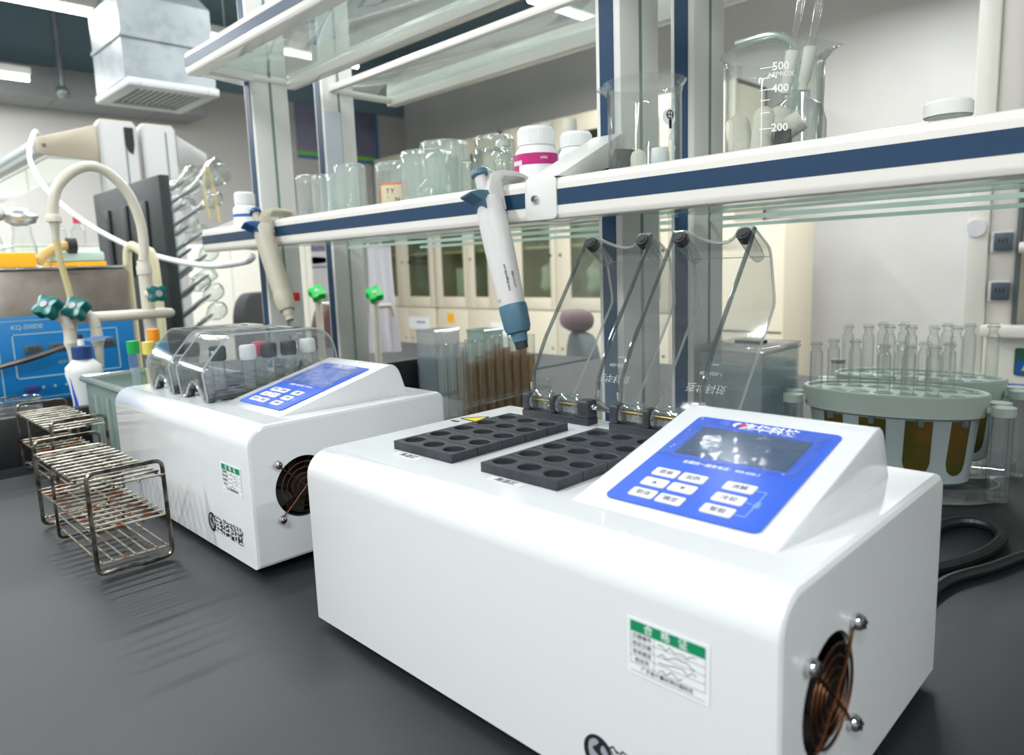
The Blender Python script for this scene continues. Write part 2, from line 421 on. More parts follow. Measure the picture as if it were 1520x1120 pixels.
for k in range(4): g.use('slot').box(-5.4995, -5.4985, .98+.7*k, .984+.7*k, FZ+.1, .545)
tag(g.obj('white_cupboard'), 'long low white cupboard along the end wall, behind the drying board', 'cupboard')
# ================================================================= cabinets along the back wall
CY = 4.24
def cabinet(x0, x1, label, glasses, contents=None, single=False):
    r = thing('storage_cabinet', label, 'cabinet', (0, 0, 0))
    g = G('cab'); t = .03
    g.box(x0, x0+t, CY+.02, CY+.44, FZ, 1.45); g.box(x1-t, x1, CY+.02, CY+.44, FZ, 1.45); g.box(x0, x1, CY+.02, CY+.44, 1.42, 1.45)
    g.box(x0, x1, CY+.41, CY+.44, FZ, 1.45); g.box(x0, x1, CY+.02, CY+.44, -.13, -.10); g.box(x0, x1, CY+.02, CY+.44, FZ, FZ+.06); g.obj('carcass', r)
    g = G('cabin'); g.box(x0+t, x1-t, CY+.39, CY+.409, -.10, 1.42); g.obj('back_panel', r)
    g = G('cab'); g.box(x0+t, x1-t, CY+.05, CY+.39, .425, .445); g.box(x0+t, x1-t, CY+.05, CY+.39, .93, .95); g.obj('shelf', r)
    n = len(glasses); xs = [x0 + (x1-x0)*k/n for k in range(n+1)]
    for k, (a, b) in enumerate(glasses):
        d0, d1 = xs[k]+.004, xs[k+1]-.004
        a, b = max(a, d0+.04), min(b, d1-.04)
        g = G('cab'); z0, z1 = -.095, 1.445
        g.box(d0, a, CY, CY+.019, z0, z1, bev=.003); g.box(b, d1, CY, CY+.019, z0, z1, bev=.003)
        g.box(a, b, CY, CY+.019, z0, .01, bev=.003); g.box(a, b, CY, CY+.019, 1.31, z1, bev=.003)
        d = g.obj('upper_door', r)
        p = G('cabgl'); p.box(a, b, CY+.008, CY+.012, .01, 1.31); p.obj('pane', d)
        h = G('rubber'); s = d1-.05 if k % 2 == 0 else d0+.05
        h.put(b_cyl(.014, -.02, .0, 12), T(s, CY, .36) @ RX(PI/2)); h.obj('knob', d)
        g = G('cab'); g.box(d0, d1, CY, CY+.019, FZ+.06, -.105, bev=.004); d = g.obj('lower_door', r)
        h = G('rubber'); h.put(b_cyl(.012, -.02, .0, 12), T(s, CY, -.42) @ RX(PI/2)); h.obj('knob', d)
    return r
cabinet(-6.0, -5.08, 'cream cabinet with two dark glass doors in the corner of the room', [(-5.95, -5.70), (-5.52, -5.16)])
cabinet(-5.06, -4.12, 'cream cabinet with a boxed item behind glass, left of the near pipette', [(-4.96, -4.61), (-4.48, -4.30)])
cabinet(-4.04, -2.90, 'cream cabinet with white bags behind its glass, right of the near pipette', [(-3.86, -3.53), (-3.31, -2.99)])
cabinet(-2.88, -1.86, 'cream cabinet at the right end of the row, seen through the clear lids', [(-2.78, -2.45), (-2.28, -1.95)])
def bag(name, x, y, z, s, label, cat, mat='bag', seed=1):
    rr = random.Random(seed); bm = b_sphere(1, 20)
    for v in bm.verts:
        n = v.co.copy(); q = 1 + .16*math.sin(5*n.x+seed) + .13*math.sin(7*n.z+2*seed) + .06*rr.uniform(-1, 1)
        v.co = Vector((n.x*s[0]*q, n.y*s[1]*q, max(-s[2]*.9, n.z*s[2]*q)))
    g = G(mat); g.put(bm, T(x, y, z)); return tag(g.obj(name, ang=60), label, cat)
bag('plastic_bag', -3.69, CY+.2, .155, (.125, .1, .145), 'white crumpled bag behind the cabinet glass right of the pipette, on the lower floor', 'bag', seed=2)
bag('plastic_bag', -3.66, CY+.22, .60, (.12, .1, .12), 'white crumpled bag on the shelf above the other one in the cabinet', 'bag', seed=5)
bag('plastic_bag', -3.16, CY+.2, .16, (.13, .1, .15), 'grey white bag behind the cabinet glass seen through the left clear lid', 'bag', seed=9)
r = thing('storage_box', 'white box with a pink foot band standing behind the cabinet glass', 'box', (-4.75, CY+.2, -.098))
g = G('paper'); g.box(-.13, .13, -.08, .08, .05, .38, bev=.005); g.obj('carton', r); g = G('pinkcap'); g.box(-.13, .13, -.08, .08, .0, .0495); g.obj('pink_band', r)
g = G('orange'); g.box(-4.90, -4.80, CY-.004, CY-.001, -.24, -.15); tag(g.obj('sticky_note'), 'yellow square note stuck on a cream cabinet door', 'note')
g = G('paper'); g.box(-4.28, -4.02, CY-.004, CY-.001, -.53, -.22); 
g.use('ink').box(-4.22, -4.10, CY-.0046, CY-.004, -.28, -.27); tag(g.obj('paper_sheet'), 'white paper sheet taped on the cream cabinet beside the pipette tip', 'sheet')
g = G('paper'); g.box(-5.53, -5.19, CY-.004, CY-.001, -.32, -.20); g.use('ink').box(-5.40, -5.25, CY-.0046, CY-.004, -.26, -.245); tag(g.obj('paper_sheet'), 'small white paper on the cream cabinet above the clear water tank', 'sheet')
g = G('cab'); g.box(-1.78, -1.325, 3.82, 4.23, FZ, .50, bev=.006); g.use('rubber').box(-1.77, -1.335, 3.818, 3.821, -.165, -.155)
tag(g.obj('filing_cabinet'), 'plain cream cabinet whose edge shows right of the open clear lids', 'cabinet')
# chairs far behind the benches
def chair(x, y, rz, mat, label, top):
    r = thing('office_chair', label, 'chair', (x, y, FZ), rz)
    h = top - FZ
    g = G(mat); g.prism(rrect(-.21, .21, h-.46, h, .15, 7), -.03, .03, 'xz', bev=.018, seg=3); g.obj('backrest', r)
    g = G(mat); g.box(-.23, .23, -.02, .42, h-.56, h-.49, bev=.025, seg=3); g.obj('seat', r)
    g = G('chair'); g.cyl(.025, .06, h-.56, X=T(0, .2, 0)); g.box(-.03, .03, -.045, -.02, h-.55, h-.2)
    for k in range(5):
        a = k*2*PI/5; g.tube([(0, .2, .09), (.26*math.cos(a), .2+.26*math.sin(a), .05)], .02)
    g.obj('base', r)
    g = G('rubber')
    for k in range(5):
        a = k*2*PI/5; g.put(b_sphere(.024, 10), T(.26*math.cos(a), .2+.26*math.sin(a), .025))
    g.obj('casters', r)
    return r
chair(-3.17, 1.46, math.radians(-50), 'chair', 'black office chair whose back shows right of the drying board', .20)
chair(-2.41, 1.47, math.radians(-50), 'chairb', 'dark brown office chair seen between the two left posts', .155)
c3 = chair(-1.135, 1.735, math.radians(-40), 'chairg', 'dark grey rounded office chair seen through the left clear lid', .045)
g = G('pink'); bm = b_box(-.10, .07, -.06, .05, 0, .075, bev=.034, seg=4); g.put(bm, T(-1.150, 1.735, .049) @ RZ(math.radians(-40)))
tag(g.obj('folded_cloth', ang=70), 'small dusty pink cloth lying on the grey office chair, behind the clear lid', 'cloth')
# ================================================================= our bench and the sink end
r = thing('lab_bench', 'black-topped laboratory bench carrying the white digesters and the shelf rack', 'bench', (0, 0, 0))
g = G('bench'); g.box(-.843, 2.2, -.42, 1.46, -.03, 0, bev=.003); g.obj('worktop', r)
g = G('base'); g.box(-.83, 2.15, -.34, 1.38, FZ, -.031); g.obj('base_cabinet', r)
r = thing('sink_bench', 'black sink unit with a raised rim at the far end of the bench', 'sink', (0, 0, 0))
g = G('benchedge'); g.box(-1.95, -.868, -.42, 1.46, -.03, -.001); g.obj('basin_top', r)
g = G('benchedge'); g.box(-.867, -.845, -.42, 1.0, -.03, .081, bev=.004); g.obj('rim', r)
g = G('base'); g.box(-1.93, -.87, -.34, 1.38, FZ, -.031); g.obj('base_cabinet', r)
# ================================================================= digesters
GAP, H, D, LEN = .008, .150, .2437, .40
PX = ((.0521, .1248), (.1563, .2290)); PY0, PY1 = .0519, .1789+.0065
WZ, W1, W0, UA, UB = .0371, .1865, .0433, .246, .3767
SA = math.atan2(WZ, W1-W0)
PANEL = Matrix.Translation((0, W0, H)) @ RX(SA)          # x, s, n on the sloping console
def body_profile(ins=0):
    r = .021; r2 = .010; P = []
    P.append((ins, GAP+ins)); 
    for k in range(9):
        a = PI - PI/2*k/8; P.append((r + (r-ins)*math.cos(a), H-r + (r-ins)*math.sin(a)))
    for k in range(5):
        a = PI/2 - PI/2*k/4; P.append((D-r2 + (r2-ins)*math.cos(a), H-r2 + (r2-ins)*math.sin(a)))
    P.append((D-ins, GAP+ins)); return P
FANC, FANR = (.0565, .0805), .0315
def make_shell():
    bm = bmesh.new(); b = .0035
    secs = [(0, b), (b*.3, b*.3), (b, 0), (LEN-b, 0), (LEN-b*.3, b*.3), (LEN, b)]
    rings = [[bm.verts.new((x, y, z)) for y, z in body_profile(i)] for x, i in secs]
    n = len(rings[0]); top = 9                            # edge index of the flat top
    for s in range(5):
        for k in range(n):
            if s == 2 and k == top: continue
            j = (k+1) % n; bm.faces.new((rings[s][k], rings[s][j], rings[s+1][j], rings[s+1][k]))
    cap0 = [bm.verts.new(v.co) for v in rings[0]]; cap5 = [bm.verts.new(v.co) for v in rings[5]]; bm.faces.new(cap0)
    # flat top with the two block openings
    ys = [rings[2][top].co.y, PY0, PY1, rings[2][top+1].co.y]; xs = [b, *PX[0], *PX[1], LEN-b]
    gv = [[bm.verts.new((x, y, H)) for y in ys] for x in xs]
    for i in range(5):
        for j in range(3):
            if j == 1 and i in (1, 3): continue
            bm.faces.new((gv[i][j], gv[i+1][j], gv[i+1][j+1], gv[i][j+1]))
    # fan opening in the right end
    m = 40; c = [bm.verts.new((LEN, FANC[0]+FANR*math.cos(2*PI*k/m), FANC[1]+FANR*math.sin(2*PI*k/m))) for k in range(m)]
    ee = [bm.edges.new((cap5[k], cap5[(k+1) % n])) for k in range(n)] + [bm.edges.new((c[k], c[(k+1) % m])) for k in range(m)]
    bmesh.ops.triangle_fill(bm, use_beauty=True, edges=ee, normal=(1, 0, 0))
    c2 = [bm.verts.new((LEN-.004, v.co.y, v.co.z)) for v in c]
    for k in range(m): bm.faces.new((c[k], c[(k+1) % m], c2[(k+1) % m], c2[k]))
    bmesh.ops.recalc_face_normals(bm, faces=bm.faces[:]); return bm
def console_bm():
    P = [(W0-.006, H-.0022), (W1-.010, H+WZ-.0024)] + [(.1845, .18665), (.1895, .1863), (.1938, .1838), (.1972, .1795), (.1998, .1740), (.2055, .1570), (.2082, .1496), (.2086, .1475)]
    return b_prism(P, UA, UB, 'yz', bev=.0035, seg=3)
HX = (.0885, .1927); HY, HZ = .214, .165
LW, LT = .0395, .0022
def lid_parts(root, cx, closed):
    """clear hinged cover, modelled shut and then swung about its hinge"""
    A = 0 if closed else math.radians(-126)
    X = T(cx, HY, HZ) @ RX(A) @ T(0, -HY, -HZ)
    prof = [(.0335, .1515), (.0300, .186), (.0345, .194), (.0600, .2225), (.0660, .2262), (.176, .2248), (.190, .219), (.199, .208), (.2035, .190), (.2045, .172)]
    g = G('lid'); bm = bmesh.new()
    def strip(P, x0, x1):
        A_ = [bm.verts.new((x0, y, z)) for y, z in P]; B_ = [bm.verts.new((x1, y, z)) for y, z in P]
        for k in range(len(P)-1): bm.faces.new((A_[k], A_[k+1], B_[k+1], B_[k]))
    inner = [(.0335+LT, .1515), (.0300+LT, .186), (.0363, .1928), (.0612, .2206), (.0668, .2240), (.1755, .2226), (.1888, .2172), (.1972, .207), (.2013, .190), (.2023, .172)]
    # the skin, with a finger notch cut in the front edge
    nx = 10; xs = [-LW + 2*LW*k/nx for k in range(nx+1)]
    def lift(x): 
        t = abs(x)/LW; return 0 if t > .62 else .019*math.cos(t/.62*PI/2)**.7
    for P in (prof, inner):
        gr = [[bm.verts.new((x, y, z + (lift(x) if i == 0 else 0))) for i, (y, z) in enumerate(P)] for x in xs]
        for a in range(nx):
            for k in range(len(P)-1): bm.faces.new((gr[a][k], gr[a][k+1], gr[a+1][k+1], gr[a+1][k]))
    g.put(bm)
    rim = [(.048, .1535), (.150, .1535), (.186, .158), (.2045, .166)]
    for s in (-1, 1):
        side = prof + rim[::-1]
        g.put(b_prism(side, s*LW-(LT if s > 0 else 0), s*LW+(LT if s < 0 else 0), 'yz'))
        # strengthened lower rim
    lid = g.obj('lid', root, X=X)
    for s in (-1, 1):
        g = G('lidrim'); g.tube([(s*LW, .0335, .1525), (s*LW, .048, .1540), (s*LW, .150, .1540), (s*LW, .186, .158), (s*LW, .2045, .168)], .0019, n=8); g.obj('lid_rim', lid)
    g = G('lidedge')  # bright tubes along the edges stand in for highlight lines
    for s in (-1, 1): g.tube(rounded([(s*(LW-.0004), y, z-.0004) for y, z in prof], .010, 4), .0013, n=6)
    g.tube([(-LW, .0340, .1940), (LW, .0340, .1940)], .0005, n=5)
    g.tube([(x, .0336, .1520+lift(x)) for x in [-LW+2*LW*k/24 for k in range(25)]], .0016, n=6)
    g.tube(spline([(-LW-.002, .196, .163), (-LW, .2035, .168), (-LW*.8, .2055, .172), (0, .2058, .1735), (LW*.8, .2055, .172), (LW, .2035, .168), (LW+.002, .196, .163)], 5), .0018, n=6)
    g.obj('lid_fillet_highlight', lid)
    for s in (-1, 1):
        g = G('lidpin'); g.lathe([(0, .1525), (.0068, .1525), (.0064, .178), (.0050, .188), (0, .1920)], n=14, X=T(s*.0315, .0395, 0)); g.obj('corner_column', lid)
    for s in (-1, 1):
        g = G('rubber'); g.cyl(.0060, .1508, .1600, n=16, X=T(s*.0315, .0395, 0)); 
        for k in range(12): g.box(-.0006, .0006, .0058, .0066, .151, .1590, X=T(s*.0315, .0395, 0) @ RZ(k*PI/6))
        g.cyl(.0036, .1500, .1509, n=14, X=T(s*.0315, .0395, 0))
        g.obj('rubber_foot', lid)
    g = G('lidpin')
    for a, b in ((-.030, -.0085), (.0025, .0255)):
        for e in (a, b-.003): g.put(b_cyl(.0088, 0, .003, 20), T(e, HY, HZ+.001) @ RY(PI/2))
        g.box(a, b, .204, .2115, .160, .1715, bev=.001)
    g.obj('hinge_knuckle', lid)
    g = G('clearlab')
    for t, hh, yy in (('连华科技', .0075, .154), ('400-600-1', .0042, .139), ('www', .0036, .130)): g.text(t, hh, X=T(0, yy, .2266))
    g.obj('engraved_lettering', lid)
    return lid
def hinge_block(root, cx):
    g = G('hinge')
    a, b, y0, y1 = cx-.0405, cx+.0405, .2065, .2215
    g.box(a, b, y0, y1, H+.0002, H+.0065, bev=.0008)
    for p, q in ((a, a+.0095), (cx-.0062, cx+.0003), (cx+.0275, b)): g.box(p, q, y0, y1, H+.006, H+.0225, bev=.0022, seg=3)
    o = g.obj('hinge_block', root)
    p = G('brass'); p.put(b_cyl(.0013, a+.002, b-.002, 10), T(0, HY, HZ+.001) @ RY(PI/2)); p.obj('hinge_pin', o)
    c = G('chrome'); c.put(b_lathe([(0, 0), (.0028, 0), (.0028, .0025), (.0012, .005), (0, .0052)], 10), T(b, HY, HZ+.001) @ RY(PI/2))
    c.put(b_lathe([(0, 0), (.0028, 0), (.0024, .0025), (0, .0032)], 10), T(a, HY, HZ+.001) @ RY(-PI/2)); c.obj('pin_nut', o)
HOLES = [[(PX[p][0]+.0118+.0245*i, PY0+.0135+.0265*j) for i in range(3) for j in range(5)] for p in (0, 1)]
HR = .0087
def heating_block(root, p):
    g = G('block'); x0, x1 = PX[p][0]+.0004, PX[p][1]-.0004; zt, zb = H+.0068, H-.040
    ny = 5; dy = (PY1-PY0)/ny; m = 6
    for j in range(ny):
        y0, y1 = PY0+.0004+dy*j, PY0+dy*(j+1)-.0004
        bm = bmesh.new(); w = (x1-x0)/3
        for i in range(3):
            a, b = x0+w*i, x0+w*(i+1); cx, cy = HOLES[p][i*5+j]
            sq = [(a+(b-a)*k/m, y0) for k in range(m)] + [(b, y0+(y1-y0)*k/m) for k in range(m)] + [(b-(b-a)*k/m, y1) for k in range(m)] + [(a, y1-(y1-y0)*k/m) for k in range(m)]
            n = len(sq); an = [math.atan2(y-cy, x-cx) for x, y in sq]
            O = [bm.verts.new((x, y, zt)) for x, y in sq]
            C1 = [bm.verts.new((cx+(HR+.0005)*math.cos(t), cy+(HR+.0005)*math.sin(t), zt)) for t in an]
            C2 = [bm.verts.new((cx+HR*math.cos(t), cy+HR*math.sin(t), zt-.0006)) for t in an]
            C3 = [bm.verts.new((cx+HR*math.cos(t), cy+HR*math.sin(t), zt-.034)) for t in an]
            for k in range(n):
                q = (k+1) % n
                for A_, B_ in ((O, C1), (C1, C2), (C2, C3)): bm.faces.new((A_[k], A_[q], B_[q], B_[k]))
            bm.faces.new(C3)
        B = [(x0, y0), (x1, y0), (x1, y1), (x0, y1)]
        U = [bm.verts.new((x, y, zt)) for x, y in B]; W = [bm.verts.new((x, y, zb)) for x, y in B]
        for k in range(4): bm.faces.new((U[k], U[(k+1) % 4], W[(k+1) % 4], W[k]))
        g.put(bm)
    return g.obj('heating_block', root, ang=30)
def poly_on(g, pts, n0, n1, X=None): g.put(b_prism(pts, n0, n1, 'xy'), X)
def console(root, film):
    g = G('blue_panel'); poly_on(g, rrect(.2636, .3626, .0130, .1292, .0045), .0001, .0008, PANEL)
    g.use('white_ink'); g.text('连华科技', .0072, X=PANEL @ T(.3176, .1222, .0009), bold=.0003)
    g.text('全国统一服务电话：400-600-1', .0029, X=PANEL @ T(.3125, .0668, .0009))
    g.use('cyanline')
    for a, b, c, d in ((.3435, .3500, .0502, .0506), (.3496, .3500, .0400, .0506), (.3435, .3500, .0238, .0242), (.3496, .3500, .0238, .0345), (.3435, .3475, .0369, .0373)):
        g.box(a, b, c, d, .0008, .00095, X=PANEL.copy())
    g.text('定', .0028, X=PANEL @ T(.3505, .0381, .0009)); g.text('时', .0028, X=PANEL @ T(.3505, .0352, .0009))
    g.use('white_ink'); g.put(b_prism([(.0034*math.cos(t)-.0004, .0034*math.sin(t)) for t in [PI*.35+PI*1.15*k/12 for k in range(13)]] + [(-.0012, -.001)], 0, .0001), PANEL @ T(.2955, .1236, .00085))
    g.use('red_ink'); g.put(b_prism([(.0034*math.cos(t)+.0012, .0034*math.sin(t)+.0004) for t in [-PI*.5+PI*.95*k/12 for k in range(13)]] + [(.0006, .0012)], 0, .0001), PANEL @ T(.2962, .1236, .00095))
    cp = g.obj('control_panel', root)
    g = G('screen2' if film > 1 else 'screen'); poly_on(g, rrect(.2748, .3498, .0755, .1146, .001), .0008, .00105, PANEL); g.obj('screen', cp)
    keys = [(.2848, .0497, '菜单'), (.3038, .0497, '加热'), (.2848, .0371, '▲'), (.3038, .0371, '▼'), (.2848, .0240, '取消'), (.3038, .0236, '确定'),
            (.3337, .0500, '消解'), (.3337, .0369, '冷却'), (.3337, .0240, '智能')]
    for k, (x, s, t) in enumerate(keys):
        w = .0170 if k < 6 else .0190
        g = G('key'); poly_on(g, rrect(x-w/2, x+w/2, s-.0046, s+.0046, .0016), .0007, .0013, PANEL)
        g.use('ink')
        if t in '▲▼':
            q = 1 if t == '▲' else -1; poly_on(g, [(x-.0017, s-q*.0014), (x+.0017, s-q*.0014), (x, s+q*.0016)], .0013, .0014, PANEL)
        else: g.text(t, .0036, X=PANEL @ T(x, s, .00135))
        g.obj('key', cp)
    bm = bmesh.new(); nx, ny = 26, 14; rr = random.Random(11+film)
    gr = [[bm.verts.new((.2655+.0930*i/nx, .0680+.0560*j/ny, .0016+.0006*math.sin(i*.9+j*.5)*rr.random()+ (.0012*rr.random() if i in (0, nx) or j in (0, ny) else 0))) for j in range(ny+1)] for i in range(nx+1)]
    for i in range(nx):
        for j in range(ny): bm.faces.new((gr[i][j], gr[i+1][j], gr[i+1][j+1], gr[i][j+1]))
    g = G('film2' if film > 1 else 'film'); g.put(bm, PANEL.copy()); g.obj('protective_film', cp, ang=60)
def qc_label(root, x, z):
    w, h = .0424, .0262; X = T(x, -.0003, z) @ RX(PI/2)       # local x right, y up, on the front face; origin = top left
    g = G('paper'); poly_on(g, [(-.002, -h-.003), (w+.002, -h-.003), (w+.002, .0015), (-.002, .0015)], 0, .0002, X)
    g.use('green_ink'); poly_on(g, [(0, -.0058), (w, -.0058), (w, 0), (0, 0)], .0002, .0003, X)
    g.use('white_ink')
    for k, t in enumerate('合格证'): g.text(t, .0040, X=X @ T(.0108+.0098*k, -.0029, .00032))
    g.use('black_ink')
    for k in range(5): poly_on(g, [(0, -.0100-.0043*k), (w, -.0100-.0043*k), (w, -.0098-.0043*k), (0, -.0098-.0043*k)], .0002, .00026, X)
    for a in (0, .0140, w-.0002): poly_on(g, [(a, -.0230), (a+.0002, -.0230), (a+.0002, -.0058), (a, -.0058)], .0002, .00026, X)
    for k, t in enumerate(('仪器编号', '检定日期', '有效期至', '检定员')): g.text(t, .0021, X=X @ T(.0070, -.0079-.0043*k, .00025))
    g.text('广东省计量检测仪器检定', .0020, X=X @ T(w/2, -.0249, .00025))
    rr = random.Random(3)
    for k in range(4):
        P = [(.0165+.0023*i+rr.uniform(-.0005, .0005), -.0082-.0043*k+rr.uniform(-.0013, .0013), .00028) for i in range(10 if k != 3 else 7)]
        g.put(b_tube(spline(P, 3), .00018, 4), X)
    g.obj('inspection_label', root)
def logo_sticker(root, x, z):
    X = T(x, -.0003, z) @ RX(PI/2)
    g = G('black_ink')
    poly_on(g, [(.011*math.cos(2*PI*k/28)*.9+.010, .0105*math.sin(2*PI*k/28)+.0092) for k in range(28)], 0, .0002, X)
    g.put(b_text('连华科技', .0125, bold=.0011), X @ T(.0515, .0082, .0001))
    for k in range(4): poly_on(g, rrect(.0215+.0156*k, .0355+.0156*k, .0018, .0140, .003), 0, .00012, X)
    g.use('greysw')
    P = [(.0035, .009), (.0042, .0145), (.008, .0172), (.0105, .016), (.0085, .0135), (.0062, .0112), (.0085, .0092), (.013, .0065), (.0128, .0028), (.0095, .0018), (.0055, .004)]
    poly_on(g, [tuple(p[:2]) for p in spline([(*p, 0) for p in P], 3, closed=True)], .0002, .00026, X)
    poly_on(g, [tuple(p[:2]) for p in spline([(*p, 0) for p in ((.0135, .0155), (.0170, .0115), (.0165, .006), (.0148, .0085), (.0118, .0118))], 3, closed=True)], .0002, .00026, X)
    g.use('clearlab'); g.text('连华科技', .0125, X=X @ T(.0515, .0082, .0003), bold=.0002)
    g.obj('logo_sticker', root)
def fan(root):
    X = T(LEN, FANC[0], FANC[1]) @ RY(PI/2) @ RZ(PI/2)       # local z points out of the right end
    g = G('pit'); g.put(b_lathe([(0, -.026), (FANR, -.026), (FANR, -.003), (FANR-.0012, -.003)], 40), X)
    fo = g.obj('fan_housing', root)
    g = G('pit'); g.put(b_cyl(.0125, -.022, -.006, 24), X); g.obj('fan_hub', fo)
    for k in range(7):
        g = G('pit'); bm = b_box(.012, .029, -.009, .009, -.0006, .0006, bev=.0004, seg=1); g.put(bm, X @ T(0, 0, -.014) @ RZ(k*2*PI/7) @ RX(.6)); g.obj('fan_blade', fo)
    g = G('bronze')
    for R in (.0085, .0142, .0200, .0257): g.put(b_ring(R, .00075, 36, 6), X @ T(0, 0, .0015))
    s = .0280
    for a in (PI/4, 3*PI/4):
        P = [(-s*1.414*math.cos(a), -s*1.414*math.sin(a), .0008), (-.02*math.cos(a), -.02*math.sin(a), .0028), (.02*math.cos(a), .02*math.sin(a), .0028), (s*1.414*math.cos(a), s*1.414*math.sin(a), .0008)]
        g.put(b_tube(P, .0009, 6), X)
    gr = g.obj('fan_grille', root)
    for a in (PI/4, 3*PI/4, 5*PI/4, 7*PI/4):
        g = G('chrome'); Y = X @ T(s*1.414*math.cos(a), s*1.414*math.sin(a), 0)
        g.put(b_lathe([(0, .0002), (.0040, .0002), (.0046, .002), (.0046, .0030), (.0036, .0052), (.0015, .0063), (0, .0065)], 18), Y)
        g.use('pit'); g.put(b_box(-.0026, .0026, -.0005, .0005, .0060, .0067), Y.copy()); g.put(b_box(-.0005, .0005, -.0026, .0026, .0060, .0067), Y.copy())
        g.obj('grille_screw', gr)
def digester(name_label, loc, rz, closed, film, lab, logo):
    r = thing('heating_digester', name_label, 'digester', loc, rz)
    g = G('shell'); g.put(make_shell()); g.put(console_bm()); g.obj('housing', r, ang=32)
    for p in (0, 1): heating_block(r, p)
    console(r, film); qc_label(r, *lab); logo_sticker(r, *logo); fan(r)
    for cx in HX: hinge_block(r, cx)
    for cx in HX: lid_parts(r, cx, closed)
    for x, y in ((.0815, .0445), (.1885, .0455)):
        g = G('clearlab'); g.box(x-.016, x+.016, y-.0035, y+.0035, H+.0001, H+.0004); g.use('black_ink'); g.text('高温区', .0048, X=T(x, y, H+.00045)); g.obj('zone_label', r)
    g = G('yellow_st'); poly_on(g, [(.010, .161), (.0335, .159), (.0275, .1815)], H+.0001, H+.0004); g.use('black_ink')
    for a, b in (((.010, .161), (.0335, .159)), ((.0335, .159), (.0275, .1815)), ((.0275, .1815), (.010, .161))): g.tube([(*a, H+.0005), (*b, H+.0005)], .0004, n=4)
    g.text('高温', .004, X=T(.014, .150, H+.0002)); g.obj('warning_sticker', r)
    g = G('rubber')
    for x in (.03, .37):
        for y in (.03, .21): g.cyl(.012, 0.0003, GAP+.001, n=16, X=T(x, y, 0))
    g.obj('foot_pads', r)
    return r
digester('large white digester in the foreground with both clear lids swung open', (0, 0, 0), 0, False, 1, (.3228, .1163), (.2905, .0215))
d2 = digester('white digester behind the wire rack with both clear lids shut over tubes', (-.5257, .0091, 0), -.002, True, 2, (.3375, .1062), (.2890, .0255))
# capped tubes standing in the shut digester
def capped_tube(x, y, cap, label):
    r = thing('digestion_tube', label, 'tube', (-.5257+x, .0091+y, H-.0265))
    g = G('tubeglass'); g.lathe([(0, 0), (.004, .0006), (.0068, .004), (.0076, .009), (.0076, .073), (.0068, .073), (.0068, .009), (.0055, .005), (0, .002)], n=16); g.obj('glass_body', r)
    g = G(cap); g.lathe([(0, .0695), (.0085, .0695), (.0095, .071), (.0095, .0855), (.0085, .087), (0, .087)], n=20)
    for k in range(20): g.box(-.0004, .0004, .0092, .0098, .072, .0845, X=RZ(k*PI/10))
    g.obj('screw_cap', r)
hx = lambda p, i, j: HOLES[p][i*5+j]
for (p, i, j, cap, lb) in ((1, 2, 1, 'whitecap', 'white-capped tube under the shut right lid, nearer the front'), (1, 2, 2, 'darkcap', 'dark-capped tube in the middle under the shut right lid, right of the pink cap'),
        (1, 2, 3, 'darkcap', 'dark-capped tube next to the rear white cap under the shut lid'), (1, 2, 4, 'whitecap', 'white-capped tube at the hinge end under the shut right lid'),
        (1, 1, 0, 'darkcap', 'dark-capped tube at the front under the shut right lid'), (1, 1, 2, 'pinkcap', 'pink-capped tube between the white and dark caps under the lid'),
        (0, 2, 0, 'darkcap', 'dark-capped tube at the front under the shut left lid, its right one'), (0, 0, 0, 'darkcap', 'dark-capped tube at the front under the shut left lid, its left one')):
    x, y = hx(p, i, j); capped_tube(x, y, cap, lb)
# ================================================================= wire test-tube racks
def wire_rack(x0, x1, y0, y1, h, label, tz, nx, seed, wires='wire'):
    r = thing('wire_tube_rack', label, 'rack', (0, 0, 0)); rr = random.Random(seed)
    def loop(x, lean, bend):
        P = [(x, y0, .0045), (x-lean, y0, h), (x-lean, y1, h), (x, y1, .0045)]
        if bend: P = P + [(x+.001, y1-.028, .0032), (x-.001, y0+.034, .0062)]
        else: P = P + [(x, (y0+y1)/2, .0035)]
        g = G('wirecoat'); g.tube(rounded(P, .008, 5, closed=True), .0022, n=8, closed=True); return g
    loop(x1, .004, True).obj('end_frame', r); loop(x0, -.002, False).obj('end_frame', r)
    xm = x0+(x1-x0)*.30
    g = G('wirecoat'); g.tube(rounded([(xm, y0+.0015, tz[0]+.002), (xm, y0+.0015, .0035), (xm, y1-.0015, .0035), (xm, y1-.0015, tz[0]+.002)], .006), .0018, n=6); g.obj('middle_frame', r)
    for k, z in enumerate(tz[:2]):
        g = G(wires if k == 0 else 'rust'); a, b = x0+.004, x1-.003
        for y in (y0+.0015, y0+(y1-y0)*.33, y0+(y1-y0)*.67, y1-.0015): g.tube([(a, y, z), (b-.002*k, y, z)], .0013, n=6)
        for i in range(nx):
            x = a+(b-a)*i/(nx-1); w = rr.uniform(-.0008, .0008)
            g.tube([(x+w, y0-.001, z+.0026), (x-w, y1+.001, z+.0026)], .00125, n=6)
        if k == 0:
            for i in range(nx): 
                for y in (y0+.0015, y1-.0015): g.put(b_sphere(.0017, 6), T(a+(b-a)*i/(nx-1), y, z+.0008))
        g.obj('tube_tier', r)
    g = G('rust')
    for i in range(7):
        y = y0+.004+(y1-y0-.008)*i/6; g.tube([(x0+.002, y, tz[2]), (x1-.001, y, tz[2])], .0010, n=6)
    g.tube([(x1-.004, y0+.001, tz[2]-.0018), (x1-.004, y1-.001, tz[2]-.0018)], .0012, n=6); g.tube([(x0+.004, y0+.001, tz[2]-.0018), (x0+.004, y1-.001, tz[2]-.0018)], .0012, n=6)
    g.obj('bottom_tier', r); return r
